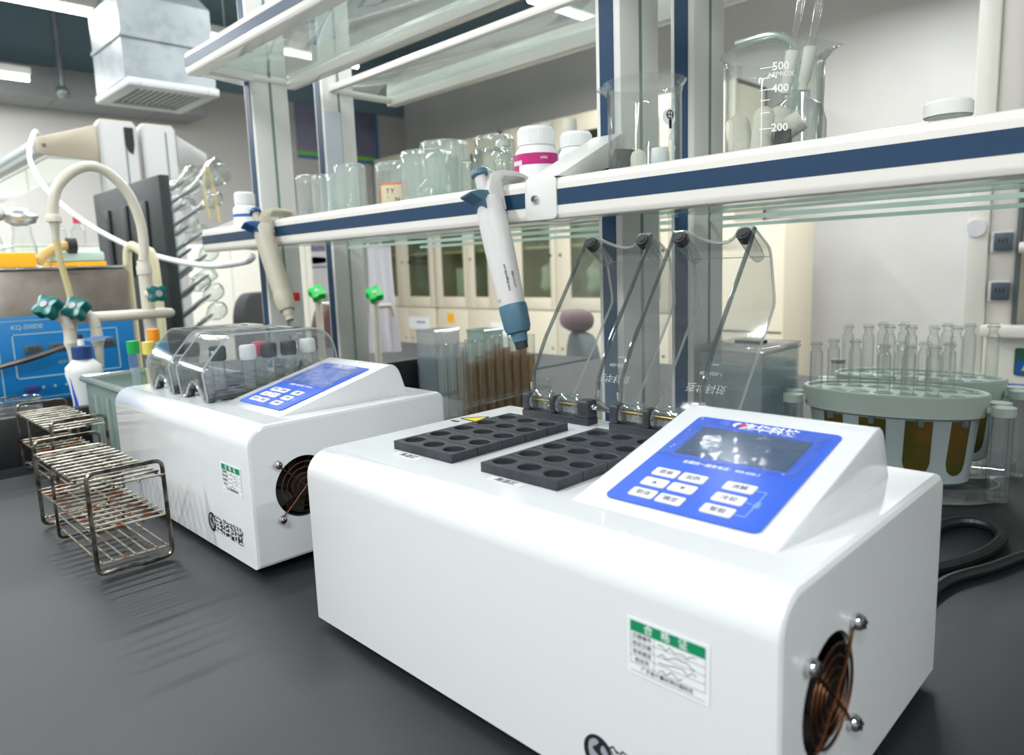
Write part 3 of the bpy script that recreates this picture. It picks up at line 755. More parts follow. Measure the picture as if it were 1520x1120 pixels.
wire_rack(-.468, -.2475, -.099, -.028, .1065, 'rusty steel wire tube rack in front of the white digester, empty', (.089, .046, .0155), 14, 1)
wire_rack(-.797, -.583, -.055, .012, .1065, 'steel wire tube rack behind the rusty one, by the sink rim', (.092, .048, .0155), 11, 2)
# ================================================================= shelf rack over the bench
r = thing('reagent_shelf', 'white two-tier reagent shelf with navy-striped rails standing on the bench', 'shelf', (0, 0, 0))
PYS = ((.455, .537), (.622, .704)); PXS = ((-.995, -.957), (-.050, -.012))
for px0, px1 in PXS:
    for k, (py0, py1) in enumerate(PYS):
        g = G('post'); g.box(px0, px1, py0, py1, .0003, 1.05, bev=.003)
        g.use('navy'); w = px1-px0; g.box(px0+w*.2, px0+w*.74, py0-.0015, py0+.002, .02, 1.05)
        g.use('slot'); ym = (py0+py1)/2; g.box(px1-.002, px1+.0006, ym-.003, ym+.003, .02, 1.05); g.box(px0-.0006, px0+.002, ym-.003, ym+.003, .02, 1.05)
        g.obj('post', r)
def rail(y, z0, z1, x0, x1, flip=1, stripe=True):
    zm = (z0+z1)/2; h = z1-z0
    P = [(0, z0+.006), (.002, z0+.001), (.006, z0), (.030, z0), (.030, z1), (.006, z1), (.002, z1-.002), (0, z1-.007)]
    P = [(y+flip*a, b) for a, b in P]
    g = G('rail'); g.prism(P, x0, x1, 'yz', bev=.0012, seg=2)
    if stripe: g.use('navyrail'); g.box(x0+.0005, x1-.0005, y-.0006*flip, y+.0008*flip, zm-.0075, zm+.0095)
    return g
rail(.33, .3425, .3885, -.976, -.033).obj('lower_rail', r); rail(.33, .3425, .3885, -.031, 1.2).obj('lower_rail', r)
rail(.33, .6905, .7345, -.978, -.033).obj('upper_rail', r); rail(.33, .6905, .7345, -.031, 1.2).obj('upper_rail', r)
g = G('rail'); g.box(-.976, 1.2, .541, .566, .693, .721, bev=.003); g.obj('upper_inner_bar', r)
g = G('rail'); g.box(-.976, 1.2, .640, .654, .698, .712, bev=.002); g.obj('upper_inner_bar', r)
rail(.842, .6905, .7345, -.976, 1.2, -1, False).obj('upper_rear_rail', r)
for nm, y0, y1, z in (('upper_glass_shelf', .3605, .540, .7165), ('upper_glass_shelf', .655, .828, .7165), ('lower_glass_shelf', .3605, .452, .3585), ('lower_glass_shelf', .539, .620, .3585)):
    for a, b in ((-.972, -.036), (-.030, 1.19)):
        g = G('shelfglass')
        if nm[0] == 'l' and y0 < .4:
            g.box(a, b, y0, .452, z-.006, z, bev=.0006); g.box(a+.03, b, .452, .537, z-.006, z, bev=.0006) if a < -.5 else g.box(a+.022, b, .452, .537, z-.006, z, bev=.0006)
        elif nm[0] == 'l':
            g.box(a+.03, b, y0, y1, z-.006, z, bev=.0006)
        else: g.box(a, b, y0, y1, z-.006, z, bev=.0006)
        g.obj(nm, r)
for y, xs_ in ((.661, ((-.953, -.053), (-.009, 1.19))), (.887, ((-.97, 1.19),))):
    for a, b in xs_: G('glassedge').box(a, b, y-.002, y+.002, .3455, .3515).obj('glass_edge', r)
for x in (-.96, .02, -.035):
    g = G('rail'); g.box(x-.012, x+.004, .345, .538, .694, .708, bev=.003) if x < -.5 else g.box(x-.012, x+.004, .345, .530, .694, .708, bev=.002)
    if x < -.5: G('rail').box(x-.012, x+.004, .656, .830, .694, .708, bev=.003).obj('glass_bearer', r)
    g.obj('glass_bearer', r)
g = G('skyblue_paper'); g.box(-.9562, -.9552, .6215, .664, .44, .655); tag(g.obj('hanging_paper'), 'pale blue paper sheet stuck on the rear left post of the shelf', 'paper')
# arms from the posts to the rails
for cx in (-.976, -.031):
    for z, tall in ((.3655, 0), (.7125, 1)):
        g = G('post')
        P = [(.345, z-.012), (.345, z+.022), (.37, z+.030), (.457, z+.064 if not tall else z+.10), (.457, z-.02)]
        g.prism(P, cx-.0245, cx-.0205, 'yz'); g.prism(P, cx+.0205, cx+.0245, 'yz')
        if tall or cx < -.5: g.obj('bracket_arm', r)
g = G('post'); g.prism(rrect(-.055, -.0075, .343, .3895, .006), .3275, .3305, 'xz', bev=.001)
P = [(.3295, .3895), (.345, .396), (.4545, .448), (.4545, .412), (.37, .3895)]
g.prism(P, -.0545, -.008, 'yz', bev=.0008); b = g.obj('rail_bracket', r)
g = G('chrome'); g.put(b_lathe([(0, 0), (.0048, 0), (.0048, .003), (.0040, .0042), (.0028, .0042), (.0024, .0015), (0, .0015)], 18), T(-.038, .3275, .3665) @ RX(PI/2)); g.obj('hex_screw', b)
# ================================================================= things on the lower shelf
SZ = .3588
def jar_profile(R, h, t=.0022, rad=.007, neck=None):
    """inverted jar: closed rounded top, open rim below"""
    if neck is None: neck = R*.86
    O = [(neck, 0), (neck, .018), (R, .026), (R, h-rad)] + [(R-rad+rad*math.sin(a), h-rad+rad*math.cos(a)) for a in (PI/3, PI/6, 0)] + [(0, h)]
    I = [(0, h-t), (R-rad, h-t), (R-t, h-rad), (R-t, .027), (neck-t, .019), (neck-t, 0)]
    return O + I
def inv_jar(x, y, R, zt, label, group=None, mat='dustglass', neck=None):
    g = G(mat); g.lathe(jar_profile(R, zt-SZ, neck=neck), n=32, closed=True)
    o = g.obj('glass_jar', loc=(x, y, SZ)); return tag(o, label, 'jar', group)
inv_jar(-.780, .462, .018, .484, 'small upturned glass jar at the left end of the row, behind the second')
inv_jar(-.621, .416, .0280, .463, 'low upturned glass jar, second from the left on the shelf, wider than its neighbour')
inv_jar(-.527, .402, .0265, .469, 'upturned glass jar right beside the jar with the orange label, on its left')
jl = thing('glass_jar', 'upturned glass jar with an orange-edged paper label', 'jar', (-.500, .480, SZ))
g = G('dustglass'); g.lathe(jar_profile(.0385, .474-SZ), n=32, closed=True); g.obj('jar_wall', jl)
def bent(w, z0, z1, R, mat, a0=0, th=.0003, n=16):
    bm = bmesh.new(); A = []
    for k in range(n+1):
        a = a0 + (-.5+k/n)*w/R
        A.append([bm.verts.new(((R+q)*math.sin(a), -(R+q)*math.cos(a), z)) for q, z in ((0, z0), (th, z0), (th, z1), (0, z1))])
    for k in range(n):
        for j in range(4): bm.faces.new((A[k][j], A[k][(j+1) % 4], A[k+1][(j+1) % 4], A[k+1][j]))
    bm.faces.new(A[0]); bm.faces.new(A[-1][::-1])
    bmesh.ops.recalc_face_normals(bm, faces=bm.faces[:]); return bm
def wrap(bm, R, a0=0, z=0):
    for v in bm.verts:
        a = a0 + v.co.x/R; d = R+.0003+v.co.z; v.co = Vector((d*math.sin(a), -d*math.cos(a), v.co.y+z))
    return bm
A0 = math.radians(38)
g = G('laborange'); g.put(bent(.054, .030, .078, .0386, '', A0)); g.use('labpaper'); g.put(bent(.047, .033, .0745, .0389, '', A0))
g.use('black_ink')
for t, dx, z in (('T', -.008, .064), ('Y', .000, .064), ('N', .008, .050), ('-', -.008, .055)): g.put(wrap(b_text(t, .008), .0392, A0+dx/.039, z))
g.obj('paper_label', jl)
inv_jar(-.327, .405, .0385, .463, 'large wide upturned glass jar in front, middle of the row', mat='dustglass')
inv_jar(-.397, .500, .0405, .495, 'tall upturned glass jar behind the large wide one', mat='dustglass')
inv_jar(-.281, .443, .0105, .450, 'thin upturned glass tube jar just right of the large wide jar', mat='glassware')
inv_jar(-.294, .513, .0320, .490, 'tall upturned clear jar behind, under the row of beige caps', mat='glassware')
inv_jar(-.205, .420, .0255, .452, 'upturned clear jar behind the near pipette plunger', mat='glassware')
for k, (x, lb) in enumerate(((-.338, 'beige-capped clear bottle, first from the left in the back row by the white bottle'), (-.290, 'beige-capped clear bottle, second from the left in the back row'),
                            (-.243, 'beige-capped clear bottle, third from the left in the back row'), (-.196, 'beige-capped clear bottle directly behind the white bottle cap'))):
    r2 = thing('capped_bottle', lb, 'bottle', (x, .578, SZ), group='beige-capped bottles at the back of the shelf')
    g = G('glassware'); g.lathe([(0, .001), (.016, .0), (.018, .003), (.018, .105), (.009, .122), (.009, .130), (.008, .130), (.008, .121), (.0165, .104), (.0165, .004), (0, .003)], n=20); g.obj('glass_body', r2)
    g = G('beigecap'); g.lathe([(0, .128), (.0105, .128), (.0105, .146), (.0095, .1475), (0, .1475)], n=20); g.obj('cap', r2)
def hdpe(name, label, x, y, R, zsh, zc, Rc, ztop, z0=SZ):
    r2 = thing(name, label, 'bottle', (x, y, z0)); hs, hc, ht = zsh-z0, zc-z0, ztop-z0
    g = G('whitepl'); g.lathe([(0, 0), (R-.003, 0), (R, .003), (R, hs-.006), (R-.0035, hs), (Rc-.001, hc-.002), (Rc-.001, hc), (0, hc)], n=36); g.obj('bottle_body', r2)
    g = G('whitepl'); g.lathe([(0, hc+.0004), (Rc, hc+.0004), (Rc, ht-.004), (Rc-.003, ht), (0, ht)], n=36)
    for k in range(40): g.box(-.0004, .0004, Rc-.0003, Rc+.0004, hc+.002, ht-.005, X=RZ(k*2*PI/40))
    g.obj('screw_cap', r2); return r2
w1 = hdpe('reagent_bottle', 'white plastic bottle with a magenta label band, above the rail bracket', -.113, .412, .0285, .436, .441, .0235, .464)
A1 = math.radians(30)
g = G('magenta'); g.put(bent(.080, .058, .0715, .0286, '', A1, .0003, 24)); g.put(bent(.020, .048, .0581, .0286, '', A1-1.0, .0003, 10))
g.use('white_ink')
for k in range(6): g.put(wrap(b_box(-.0011, .0011, -.0028, .0028, 0, .0002), .0289, A1-1.02+.105*k, .0605))
g.put(wrap(b_text('(ABS)', .0032), .0289, A1+.55, .0655)); g.obj('label_band', w1)
g = G('greenlab'); g.put(bent(.016, .037, .0425, .0286, '', A1+.28, .0003, 8)); g.use('white_ink'); g.put(wrap(b_text('DR15', .003), .0289, A1+.28, .0398))
g.use('ink'); g.put(bent(.017, .0325, .0331, .0286, '', A1+.30, .0003, 8)); g.put(bent(.010, .0285, .0291, .0286, '', A1+.18, .0003, 8)); g.obj('printed_label', w1)
hdpe('reagent_bottle', 'plain white plastic bottle right of the magenta-labelled one', -.112, .490, .026, .440, .446, .021, .466)
w0 = hdpe('reagent_bottle', 'white plastic bottle with a blue label line at the left end of the shelf', -.922, .402, .0245, .432, .436, .020, .461)
g = G('bluelab'); g.put(bent(.07, .052, .058, .0246, '', .6, .0003, 20)); g.obj('label_band', w0)
g = G('milky'); bm = b_box(-.024, .024, -.011, .011, -.002, .002, bev=.0018); bmesh.ops.bevel(bm, geom=[], offset=.001)
g.put(bm, T(-.152, .3815, .4075) @ RZ(.5) @ RY(.62)); tag(g.obj('plastic_scoop'), 'translucent plastic scoop leaning left of the magenta-labelled bottle', 'scoop')
r2 = thing('small_jar', 'pale low jar with a white lid standing alone at the right on the shelf', 'jar', (.350, .405, SZ))
g = G('polyp'); g.lathe([(0, 0), (.0165, 0), (.0165, .042), (0, .042)], n=28); g.obj('jar_body', r2)
g = G('whitecap'); g.lathe([(0, .0422), (.0178, .0422), (.0178, .052), (.016, .054), (0, .054)], n=32); g.obj('lid', r2)
def beaker(label, x, y, R, h, spout, marks, ang, name='glass_beaker'):
    r2 = thing(name, label, 'beaker', (x, y, SZ))
    n = 56; t = .0016
    O = [(0, 0), (R-.006, 0), (R-.002, .002), (R, .007), (R, h-.012), (R+.0015, h-.005), (R+.0048, h-.001)]
    I = [(R+.0052, h+.0006), (R+.0040, h+.0010), (R-.0002, h-.004), (R-t, h-.012), (R-t, .008), (R-.004, .0035), (0, .002)]
    bm = b_lathe(O+I, n)
    for v in bm.verts:
        if v.co.z > h-.02:
            a = math.atan2(v.co.y, v.co.x); d = abs((a-spout+PI) % (2*PI)-PI)
            if d < .34:
                q = (math.cos(d/.34*PI)+1)/2*((v.co.z-h+.02)/.02)**2
                v.co.x += math.cos(spout)*q*.011; v.co.y += math.sin(spout)*q*.011; v.co.z -= q*.001
    g = G('glassware'); g.put(bm); g.obj('beaker_wall', r2, ang=50)
    if marks:
        g = G('white_ink')
        for z, s in marks:
            if s: 
                if s[0] != '@': g.put(wrap(b_text(s, .0072, align='LEFT', bold=.0002), R, ang+.17, z))
                else: g.put(wrap(b_text(s[1:], .0045, align='LEFT'), R, ang+.08, z))
            if not s or s[0] != '@': g.put(bent(.012 if s else .008, z-.0004, z+.0004, R+.0002, '', ang+(.07 if s else .045), .0002, 6))
        g.put(bent(.0008, .018, h-.035, R+.0002, '', ang-.02, .0002, 2)); g.obj('graduation', r2)
    return r2
bl = beaker('glass beaker with a round printed emblem, left of the two beside the post', .058, .402, .0395, .124, math.radians(200), None, 0)
EA = math.radians(74)
g = G('white_ink'); g.put(wrap(b_cyl(.0085, 0, .0002, 24), .0395, EA, .082)); 
g.put(wrap(b_box(-.002, .004, -.003, .003, 0, .0002), .0395, EA+.05, .062)); g.put(wrap(b_text('G-17', .0055), .0395, EA+.05, .050))
g.use('stirk'); g.put(wrap(b_ring(.0042, .0006, 20, 4), .0400, EA+.02, .0845)); g.put(wrap(b_box(-.004, .004, -.0004, .0004, 0, .0003), .0400, EA+.02, .0845)); g.put(wrap(b_box(-.0004, .0004, -.0042, .0042, 0, .0003), .0400, EA+.02, .0845))
g.put(wrap(b_box(-.0016, .0016, -.006, .003, 0, .0003), .0400, EA+.02, .0765)); g.obj('printed_emblem', bl)
beaker('large glass beaker marked 500, right of the two on the shelf', .199, .4105, .0440, .125, math.radians(20),
       [(.103, '500'), (.096, '@APPROX'), (.094, ''), (.084, '400'), (.075, ''), (.064, ''), (.050, '200')], math.radians(14))
# what lies in the beakers
def lying(name, label, x, y, z, rz, ry, R, L, mat, hollow=False, cat='stopper'):
    g = G(mat)
    if hollow: g.lathe([(R, 0), (R, L), (R-.003, L), (R-.003, .003), (0, .003), (0, 0)], n=24)
    else: g.lathe([(0, 0), (R*.8, 0), (R*.95, .002), (R, L*.8), (R*.9, L), (0, L)], n=20)
    return tag(g.obj(name, X=T(x, y, z) @ RZ(rz) @ RY(ry)), label, cat)
SB = SZ+.0026
def thimble(label, x, y, z, rz, ry, R, L, up=True):
    g = G('thimble'); P = [(R, 0), (R, L-.008), (R-.002, L-.003), (R-.007, L), (0, L), (0, L-.003), (R-.003, L-.008), (R-.003, 0)]
    g.lathe(P, n=28, closed=True); return tag(g.obj('paper_thimble', X=T(x, y, z) @ RZ(rz) @ RY(ry)), label, 'thimble')
lying('rubber_stopper', 'large dark rubber stopper on the floor of the left beaker', .030, .396, SB+.003, .3, .12, .0150, .052, 'stirk')
lying('rubber_stopper', 'dark stopper lying at the left wall of the left beaker, shorter of the two', .046, .376, SB+.001, 1.0, .05, .0075, .040, 'stirk')
lying('stir_bar', 'pale rounded stir bar standing at the right in the left beaker', .080, .398, SB+.001, 0, 0, .010, .050, 'stirw', cat='stir bar')
thimble('cream thimble standing in the middle of the left beaker', .062, .384, SB+.001, 0, 0, .0085, .050)
lying('stir_bar', 'small grey stopper standing behind the thimble in the left beaker', .058, .424, SB+.001, 0, 0, .0065, .056, 'clip', cat='stopper')
thimble('cream woven thimble leaning left in the large beaker, above the graduation line', .184, .386, SB+.005, PI, .16, .0115, .062)
thimble('cream woven thimble in the middle of the large beaker, leaning right, above the 200 mark', .199, .381, SB+.004, 0, .10, .0095, .066)
thimble('cream thimble showing its open end at the right of the large beaker', .228, .410, SB+.058, PI+.3, PI-1.05, .0098, .048)
thimble('pale thimble behind the others at the top of the pile in the large beaker', .197, .420, SB+.004, 1.2, .08, .0115, .072)
lying('rubber_stopper', 'dark green stopper right behind the 200 mark in the large beaker', .219, .385, SB+.001, .2, .05, .0078, .046, 'stirk')
lying('stir_bar', 'white rounded stir bar standing at the left wall of the large beaker', .1655, .399, SB+.001, 0, .02, .0075, .052, 'stirw', cat='stir bar')
for (x0, x1, lb) in ((.2060, .2255, 'long glass dropper leaning out of the large beaker, left one of two'), (.2225, .2455, 'long glass dropper with a blue mark leaning out of the large beaker, right one')):
    r2 = thing('glass_dropper', lb, 'dropper', (0, 0, 0)); a, b = Vector((x0, .4215, SB+.086)), Vector((x1, .434, .60))
    g = G('tubeglass'); g.tube([a.lerp(b, .25), b], .0036, n=12); g.tube([a-(b-a).normalized()*.080, a], .0012, n=8); g.obj('glass_tube', r2)
    g = G('beigecap'); g.tube([a, a.lerp(b, .04), a.lerp(b, .06), a.lerp(b, .25)], [.0040, .0040, .0055, .0062], n=12); g.obj('rubber_bulb', r2)
    if x1 > .235: g = G('royal'); g.tube([a.lerp(b, .62), a.lerp(b, .80)], .0008, n=6); g.obj('blue_mark', r2, X=T(.001, -.004, 0))
r2 = thing('wash_bottle', 'translucent wash bottle with a bent spout behind the large beaker', 'bottle', (.178, .510, SZ))
g = G('polyp'); g.lathe([(0, 0), (.029, 0), (.031, .003), (.031, .075), (.026, .092), (.014, .100), (.014, .108), (0, .108)], n=32); g.obj('bottle_body', r2)
g = G('milky'); g.tube(spline([(.0, 0, .09), (.0, 0, .135), (-.006, 0, .158), (-.028, 0, .172), (-.070, 0, .172)], 8), .0042, n=10); g.obj('bent_spout', r2)
# ================================================================= pipettes hooked on the rail
def pipette(loc, label, mb, mt, md, lean, s=1.0, text=True, mc=None):
    r2 = bpy.data.objects.new('pipette', None); COL.objects.link(r2); tag(r2, label, 'pipette'); r2.matrix_world = T(*loc) @ RY(lean) @ Matrix.Diagonal((1.14*s, 1.05*s, .78*s, 1))
    def ell(sec):
        bm = bmesh.new(); R = []
        for z, a, b, oy in sec: R.append([bm.verts.new((a*math.cos(2*PI*k/24), oy+b*math.sin(2*PI*k/24), z)) for k in range(24)])
        for A_, B_ in zip(R, R[1:]):
            for k in range(24): bm.faces.new((A_[k], A_[(k+1) % 24], B_[(k+1) % 24], B_[k]))
        bm.faces.new(R[0][::-1]); bm.faces.new(R[-1]); bmesh.ops.recalc_face_normals(bm, faces=bm.faces[:]); return bm
    g = G(mb); g.put(ell([(-.112, .0130, .0145, 0), (-.06, .0145, .0158, 0), (-.02, .0155, .0160, 0), (.02, .0152, .0158, 0), (.045, .0142, .0150, 0), (.052, .0125, .0130, 0)]))
    P = [(-.006, .035), (-.006, .060), (.004, .086), (.022, .0925), (.046, .0925), (.062, .086), (.064, .070), (.0595, .070), (.057, .082), (.044, .0845), (.024, .0835), (.017, .076), (.0150, .03)]
    g.put(b_prism(P, -.010, .010, 'yz', bev=.0012)); g.obj('grip', r2)
    g = G(mt); g.put(b_prism([(-.013, .030), (-.0165, .044), (-.032, .053), (-.033, .056), (-.020, .060), (-.0065, .060), (-.0065, .050), (-.0125, .046)], -.009, .009, 'yz', bev=.0015)); g.put(ell([(.0522, .0095, .0100, -.003), (.0600, .0085, .0090, -.004)])); g.obj('finger_rest', r2)
    g = G(mb); g.cyl(.0062, .0580, .0870, n=16, X=T(-.002, -.002, 0)); g.obj('plunger_rod', r2)
    g = G(mt); g.lathe([(0, .0872), (.0085, .0872), (.0095, .0885), (.0095, .0950), (.0085, .0965), (0, .0965)], n=20, X=T(-.002, -.002, 0)); g.obj('plunger_button', r2)
    g = G(mc or mt); g.put(ell([(-.155, .0095, .0100, 0), (-.154, .0118, .0125, 0), (-.146, .0136, .0148, 0), (-.120, .0146, .0158, 0), (-.1122, .0140, .0152, 0)])); g.put(ell([(-.168, .0078, .0080, 0), (-.1552, .0086, .0090, 0)])); g.obj('volume_collar', r2)
    g = G(md); g.put(ell([(-.178, .0064, .0066, 0), (-.1682, .0070, .0072, 0)])); g.obj('nose_cone', r2)
    if text:
        g = G('black_ink')
        X = frame((.0107, -.0108, -.074), (0, 0, 1), (-.7, -.7, 0)); g.text('www.dragon-lab.com', .0034, X=X)
        X = frame((.0147, -.0046, -.078), (0, 0, 1), (-.35, -.93, 0)); g.text('AUTOCLAVABLE', .0024, X=X)
        X = frame((-.0025, -.0157, -.104), (.98, -.2, 0), (0, 0, 1)); g.text('CE', .0030, X=X); g.obj('printed_lettering', r2)
    return r2
pipette((-.0845, .3075, .3330), 'grey pipette with a teal collar hanging on the rail left of the bracket', 'pipgrey', 'pipteal', 'pipdark', -.27)
p2 = pipette((-.648, .3075, .3390), 'beige pipette with a blue finger rest hanging at the left end of the rail', 'pipbeige', 'pipblue', 'pipbeige', -.44, .98, False, 'pipbeige')
# ================================================================= test-tube rack behind the front digester
r = thing('acrylic_tube_rack', 'clear acrylic rack full of brown test tubes behind the white digesters', 'rack', (-.262, .455, 0), math.radians(4))
RXS = [-.034, -.014, .006, .026]; RYS = [-.085+.0195*k for k in range(10)]
def holed_plate(x0, x1, y0, y1, xs, ys, R, z, t):
    """plate with round holes: square cells with the hole cut out, top and bottom skins plus the walls"""
    bm = bmesh.new(); m = 3
    ex = [x0] + [(a+b)/2 for a, b in zip(xs, xs[1:])] + [x1]; ey = [y0] + [(a+b)/2 for a, b in zip(ys, ys[1:])] + [y1]
    for i, cx in enumerate(xs):
        for j, cy in enumerate(ys):
            a, b, c, d = ex[i], ex[i+1], ey[j], ey[j+1]
            sq = [(a+(b-a)*k/m, c) for k in range(m)] + [(b, c+(d-c)*k/m) for k in range(m)] + [(b-(b-a)*k/m, d) for k in range(m)] + [(a, d-(d-c)*k/m) for k in range(m)]
            n = len(sq); an = [math.atan2(y-cy, x-cx) for x, y in sq]; L = []
            for zz in (z+t, z):
                L.append(([bm.verts.new((x, y, zz)) for x, y in sq], [bm.verts.new((cx+R*math.cos(q), cy+R*math.sin(q), zz)) for q in an]))
            for k in range(n):
                q = (k+1) % n
                bm.faces.new((L[0][0][k], L[0][0][q], L[0][1][q], L[0][1][k])); bm.faces.new((L[1][0][k], L[1][1][k], L[1][1][q], L[1][0][q]))
                bm.faces.new((L[0][1][k], L[0][1][q], L[1][1][q], L[1][1][k]))
    P = [(x0, y0), (x1, y0), (x1, y1), (x0, y1)]
    U = [bm.verts.new((*p, z+t)) for p in P]; W = [bm.verts.new((*p, z)) for p in P]
    for k in range(4): bm.faces.new((U[k], U[(k+1) % 4], W[(k+1) % 4], W[k]))
    return bm
g = G('acryl'); g.put(holed_plate(-.046, .038, -.098, .104, RXS, RYS, .0086, .098, .003)); g.obj('upper_plate', r)
g = G('acryl'); g.put(holed_plate(-.046, .038, -.098, .104, RXS, RYS, .0086, .055, .003)); g.obj('middle_plate', r)
g = G('acryl'); g.box(-.046, .038, -.098, .104, .015, .018); g.obj('base_plate', r)
for y in (-.1013, .1043): g = G('acryl'); g.box(-.046, .038, y, y+.003, .0005, .112, bev=.001); g.obj('end_plate', r)
for n, y in enumerate(RYS):
    for m, x in enumerate(RXS[1:3]):
        if m == 1 and n in (0,): continue
        zt = .163 + .006*random.random()
        w = Matrix.Translation((-.262, .455, .0187)) @ RZ(math.radians(4)) @ T(x, y, 0)
        t = bpy.data.objects.new('test_tube', None); COL.objects.link(t); t.location = w.translation
        tag(t, 'brown-filled round-ended test tube in the clear rack behind the digesters', 'test tube', 'brown test tubes in the clear rack')
        R = .0078
        g = G('tubeglass'); g.lathe([(0, 0), (.004, .0008), (.0068, .0036), (R, .008), (R, zt), (R+.0008, zt+.001), (R, zt+.002), (R-.001, zt+.001), (R-.001, .008), (.0058, .0042), (0, .0016)], n=14); g.obj('glass_wall', t)
        lv = zt*(.80+.14*random.random()) if n > 1 else zt*.35
        g = G('brownliq'); g.lathe([(0, .0022), (.0054, .0048), (R-.0013, .0085), (R-.0013, lv), (0, lv)], n=14); g.obj('brown_liquid', t)
# second tray of loose clear vials in front of it
r = thing('acrylic_tray', 'low clear acrylic tube rack in front of the brown tubes, left end behind the digester', 'rack', (-.188, .415, 0), math.radians(4))
g = G('acryl'); g.put(holed_plate(-.020, .030, -.085, .105, [-.007, .017], [-.068+.024*k for k in range(7)], .0085, .072, .003)); g.obj('top_plate', r)
g = G('acryl'); g.box(-.020, .030, -.085, .105, .008, .011); g.obj('base_plate', r)
for y in (-.0884, .1054): g = G('acryl'); g.box(-.020, .030, y, y+.003, .0005, .080, bev=.001); g.obj('end_plate', r)
g = G('wirecoat'); g.tube(rounded([(-.33, .320, .006), (-.33, .320, .112), (-.285, .335, .110)], .006), .0022, n=6)
g.tube([(-.285, .335, .110), (-.285, .335, .0025)], .0022, n=6); tag(g.obj('wire_stand'), 'dark bent wire stand at the left end of the brown tube rack', 'stand')
# clear tanks with water farther back
def open_tank(label, x0, x1, y0, y1, z0, z1, lv, mat='polyp', liquid='water', lid=False, t=.002):
    r2 = thing('plastic_tank', label, 'tank', (0, 0, 0)); g = G(mat)
    g.box(x0, x1, y0, y1, z0, z0+t); g.box(x0, x0+t, y0, y1, z0+t, z1); g.box(x1-t, x1, y0, y1, z0+t, z1); g.box(x0+t, x1-t, y0, y0+t, z0+t, z1); g.box(x0+t, x1-t, y1-t, y1, z0+t, z1)
    g.tube([(x0, y0, z1), (x1, y0, z1), (x1, y1, z1), (x0, y1, z1)], .0028, n=6, closed=True); g.obj('tank_wall', r2)
    if lv: g = G(liquid); e = .0006; g.box(x0+t+e, x1-t-e, y0+t+e, y1-t-e, z0+t+e, lv); g.obj('water', r2)
    return r2
open_tank('square clear tank half full of water behind the left digester, near the rear posts', -.835, -.765, .755, .830, .0003, .148, .088)
r2 = open_tank('grey translucent box right of the water tank, behind the near pipette', -.755, -.695, .845, .905, .0003, .144, 0, 'milky')
r2 = open_tank('pale green translucent tank between the sink rim and the left digester', -.800, -.560, .045, .215, .0003, .134, .022, 'milky', 'milky', t=.003)
g = G('milky')
for x in (-.80+.06, -.80+.12, -.80+.18): g.box(x-.004, x+.004, .039, .0445, .01, .115, bev=.001)
g.tube([(-.803, .042, .134), (-.557, .042, .134), (-.557, .218, .134), (-.803, .218, .134)], .006, n=8, closed=True); g.obj('ribbed_rim', r2)
for k, (x, y, cp, lb, zt) in enumerate(((-.718, .098, 'gcap', 'green-capped tube standing in the pale green tank', .172), (-.700, .115, 'ycap', 'pale yellow-capped tube standing in the pale green tank', .170),
        (-.722, .132, 'ocap', 'orange-capped tube, tallest in the pale green tank', .188), (-.686, .132, 'bcap', 'sky blue-capped tube standing in the pale green tank', .168), (-.670, .150, 'whitecap', 'white-capped tube right of the blue one in the green tank', .165))):
    r3 = thing('capped_tube', lb, 'tube', (x, y, .0232)); h = zt - .0
    g = G('tubeglass'); g.lathe([(0, 0), (.004, .001), (.0082, .02), (.0082, h-.02), (0, h-.02)], n=14); g.obj('tube_body', r3)
    g = G('hosey' if cp in ('ycap', 'ocap') else 'water'); g.lathe([(0, .002), (.003, .002), (.0072, .021), (.0072, h*.75), (0, h*.75)], n=14); g.obj('contents', r3)
    g = G(cp); g.lathe([(0, h-.0196), (.0094, h-.0196), (.0094, h), (0, h+.001)], n=18); g.obj('cap', r3)
# ================================================================= sink end: bottle, dish, faucet, cleaner
r = thing('detergent_bottle', 'white waisted bottle with a dark blue nozzle cap behind the wire racks', 'bottle', (-.945, .080, -.0005))
bm = b_lathe([(0, 0), (.024, 0), (.026, .004), (.024, .05), (.0235, .08), (.027, .110), (.031, .128), (.030, .140), (.020, .150), (.015, .154), (0, .154)], 32)
for v in bm.verts: v.co.y *= 1.0; v.co.x *= .72
g = G('whitepl'); g.put(bm, RZ(.0)); g.obj('bottle_body', r)
g = G('dblue'); g.lathe([(0, .1545), (.0165, .1545), (.0165, .176), (.013, .178), (0, .178)], n=24); g.obj('cap', r)
g = G('whitepl'); g.lathe([(0, .1782), (.006, .1782), (.005, .190), (0, .190)], n=16); g.use('pipdark').lathe([(0, .1902), (.0045, .1902), (.004, .198), (0, .199)], n=14); g.obj('nozzle', r)
bm = bmesh.new(); st = []
for k in range(19):
    z = .006+.119*k/18; rad = [(.026, .004), (.024, .05), (.0235, .08), (.027, .110), (.031, .128)]
    for (ra, za), (rb, zb) in zip(rad, rad[1:]):
        if za <= z <= zb: R_ = ra+(rb-ra)*(z-za)/(zb-za)
    t = k/18; a1 = math.radians(-62-10*math.sin(t*PI)); a2 = a1+math.radians(6+22*math.sin(min(1, (1-t)*1.6)*PI/2))*(1-.8*t**3)
    st.append([bm.verts.new(((R_+q)*math.cos(a1+(a2-a1)*j_/4)*.72, (R_+q)*math.sin(a1+(a2-a1)*j_/4), z)) for q in (.0006,) for j_ in range(5)])
for A_, B_ in zip(st, st[1:]):
    for j_ in range(4): bm.faces.new((A_[j_], A_[j_+1], B_[j_+1], B_[j_]))
g = G('royal'); g.put(bm); g.obj('blue_swoosh', r)
r = thing('glass_dish', 'round thick glass dish with a bright rim beside the sink rim, far left', 'dish', (-.940, -.030, -.0005))
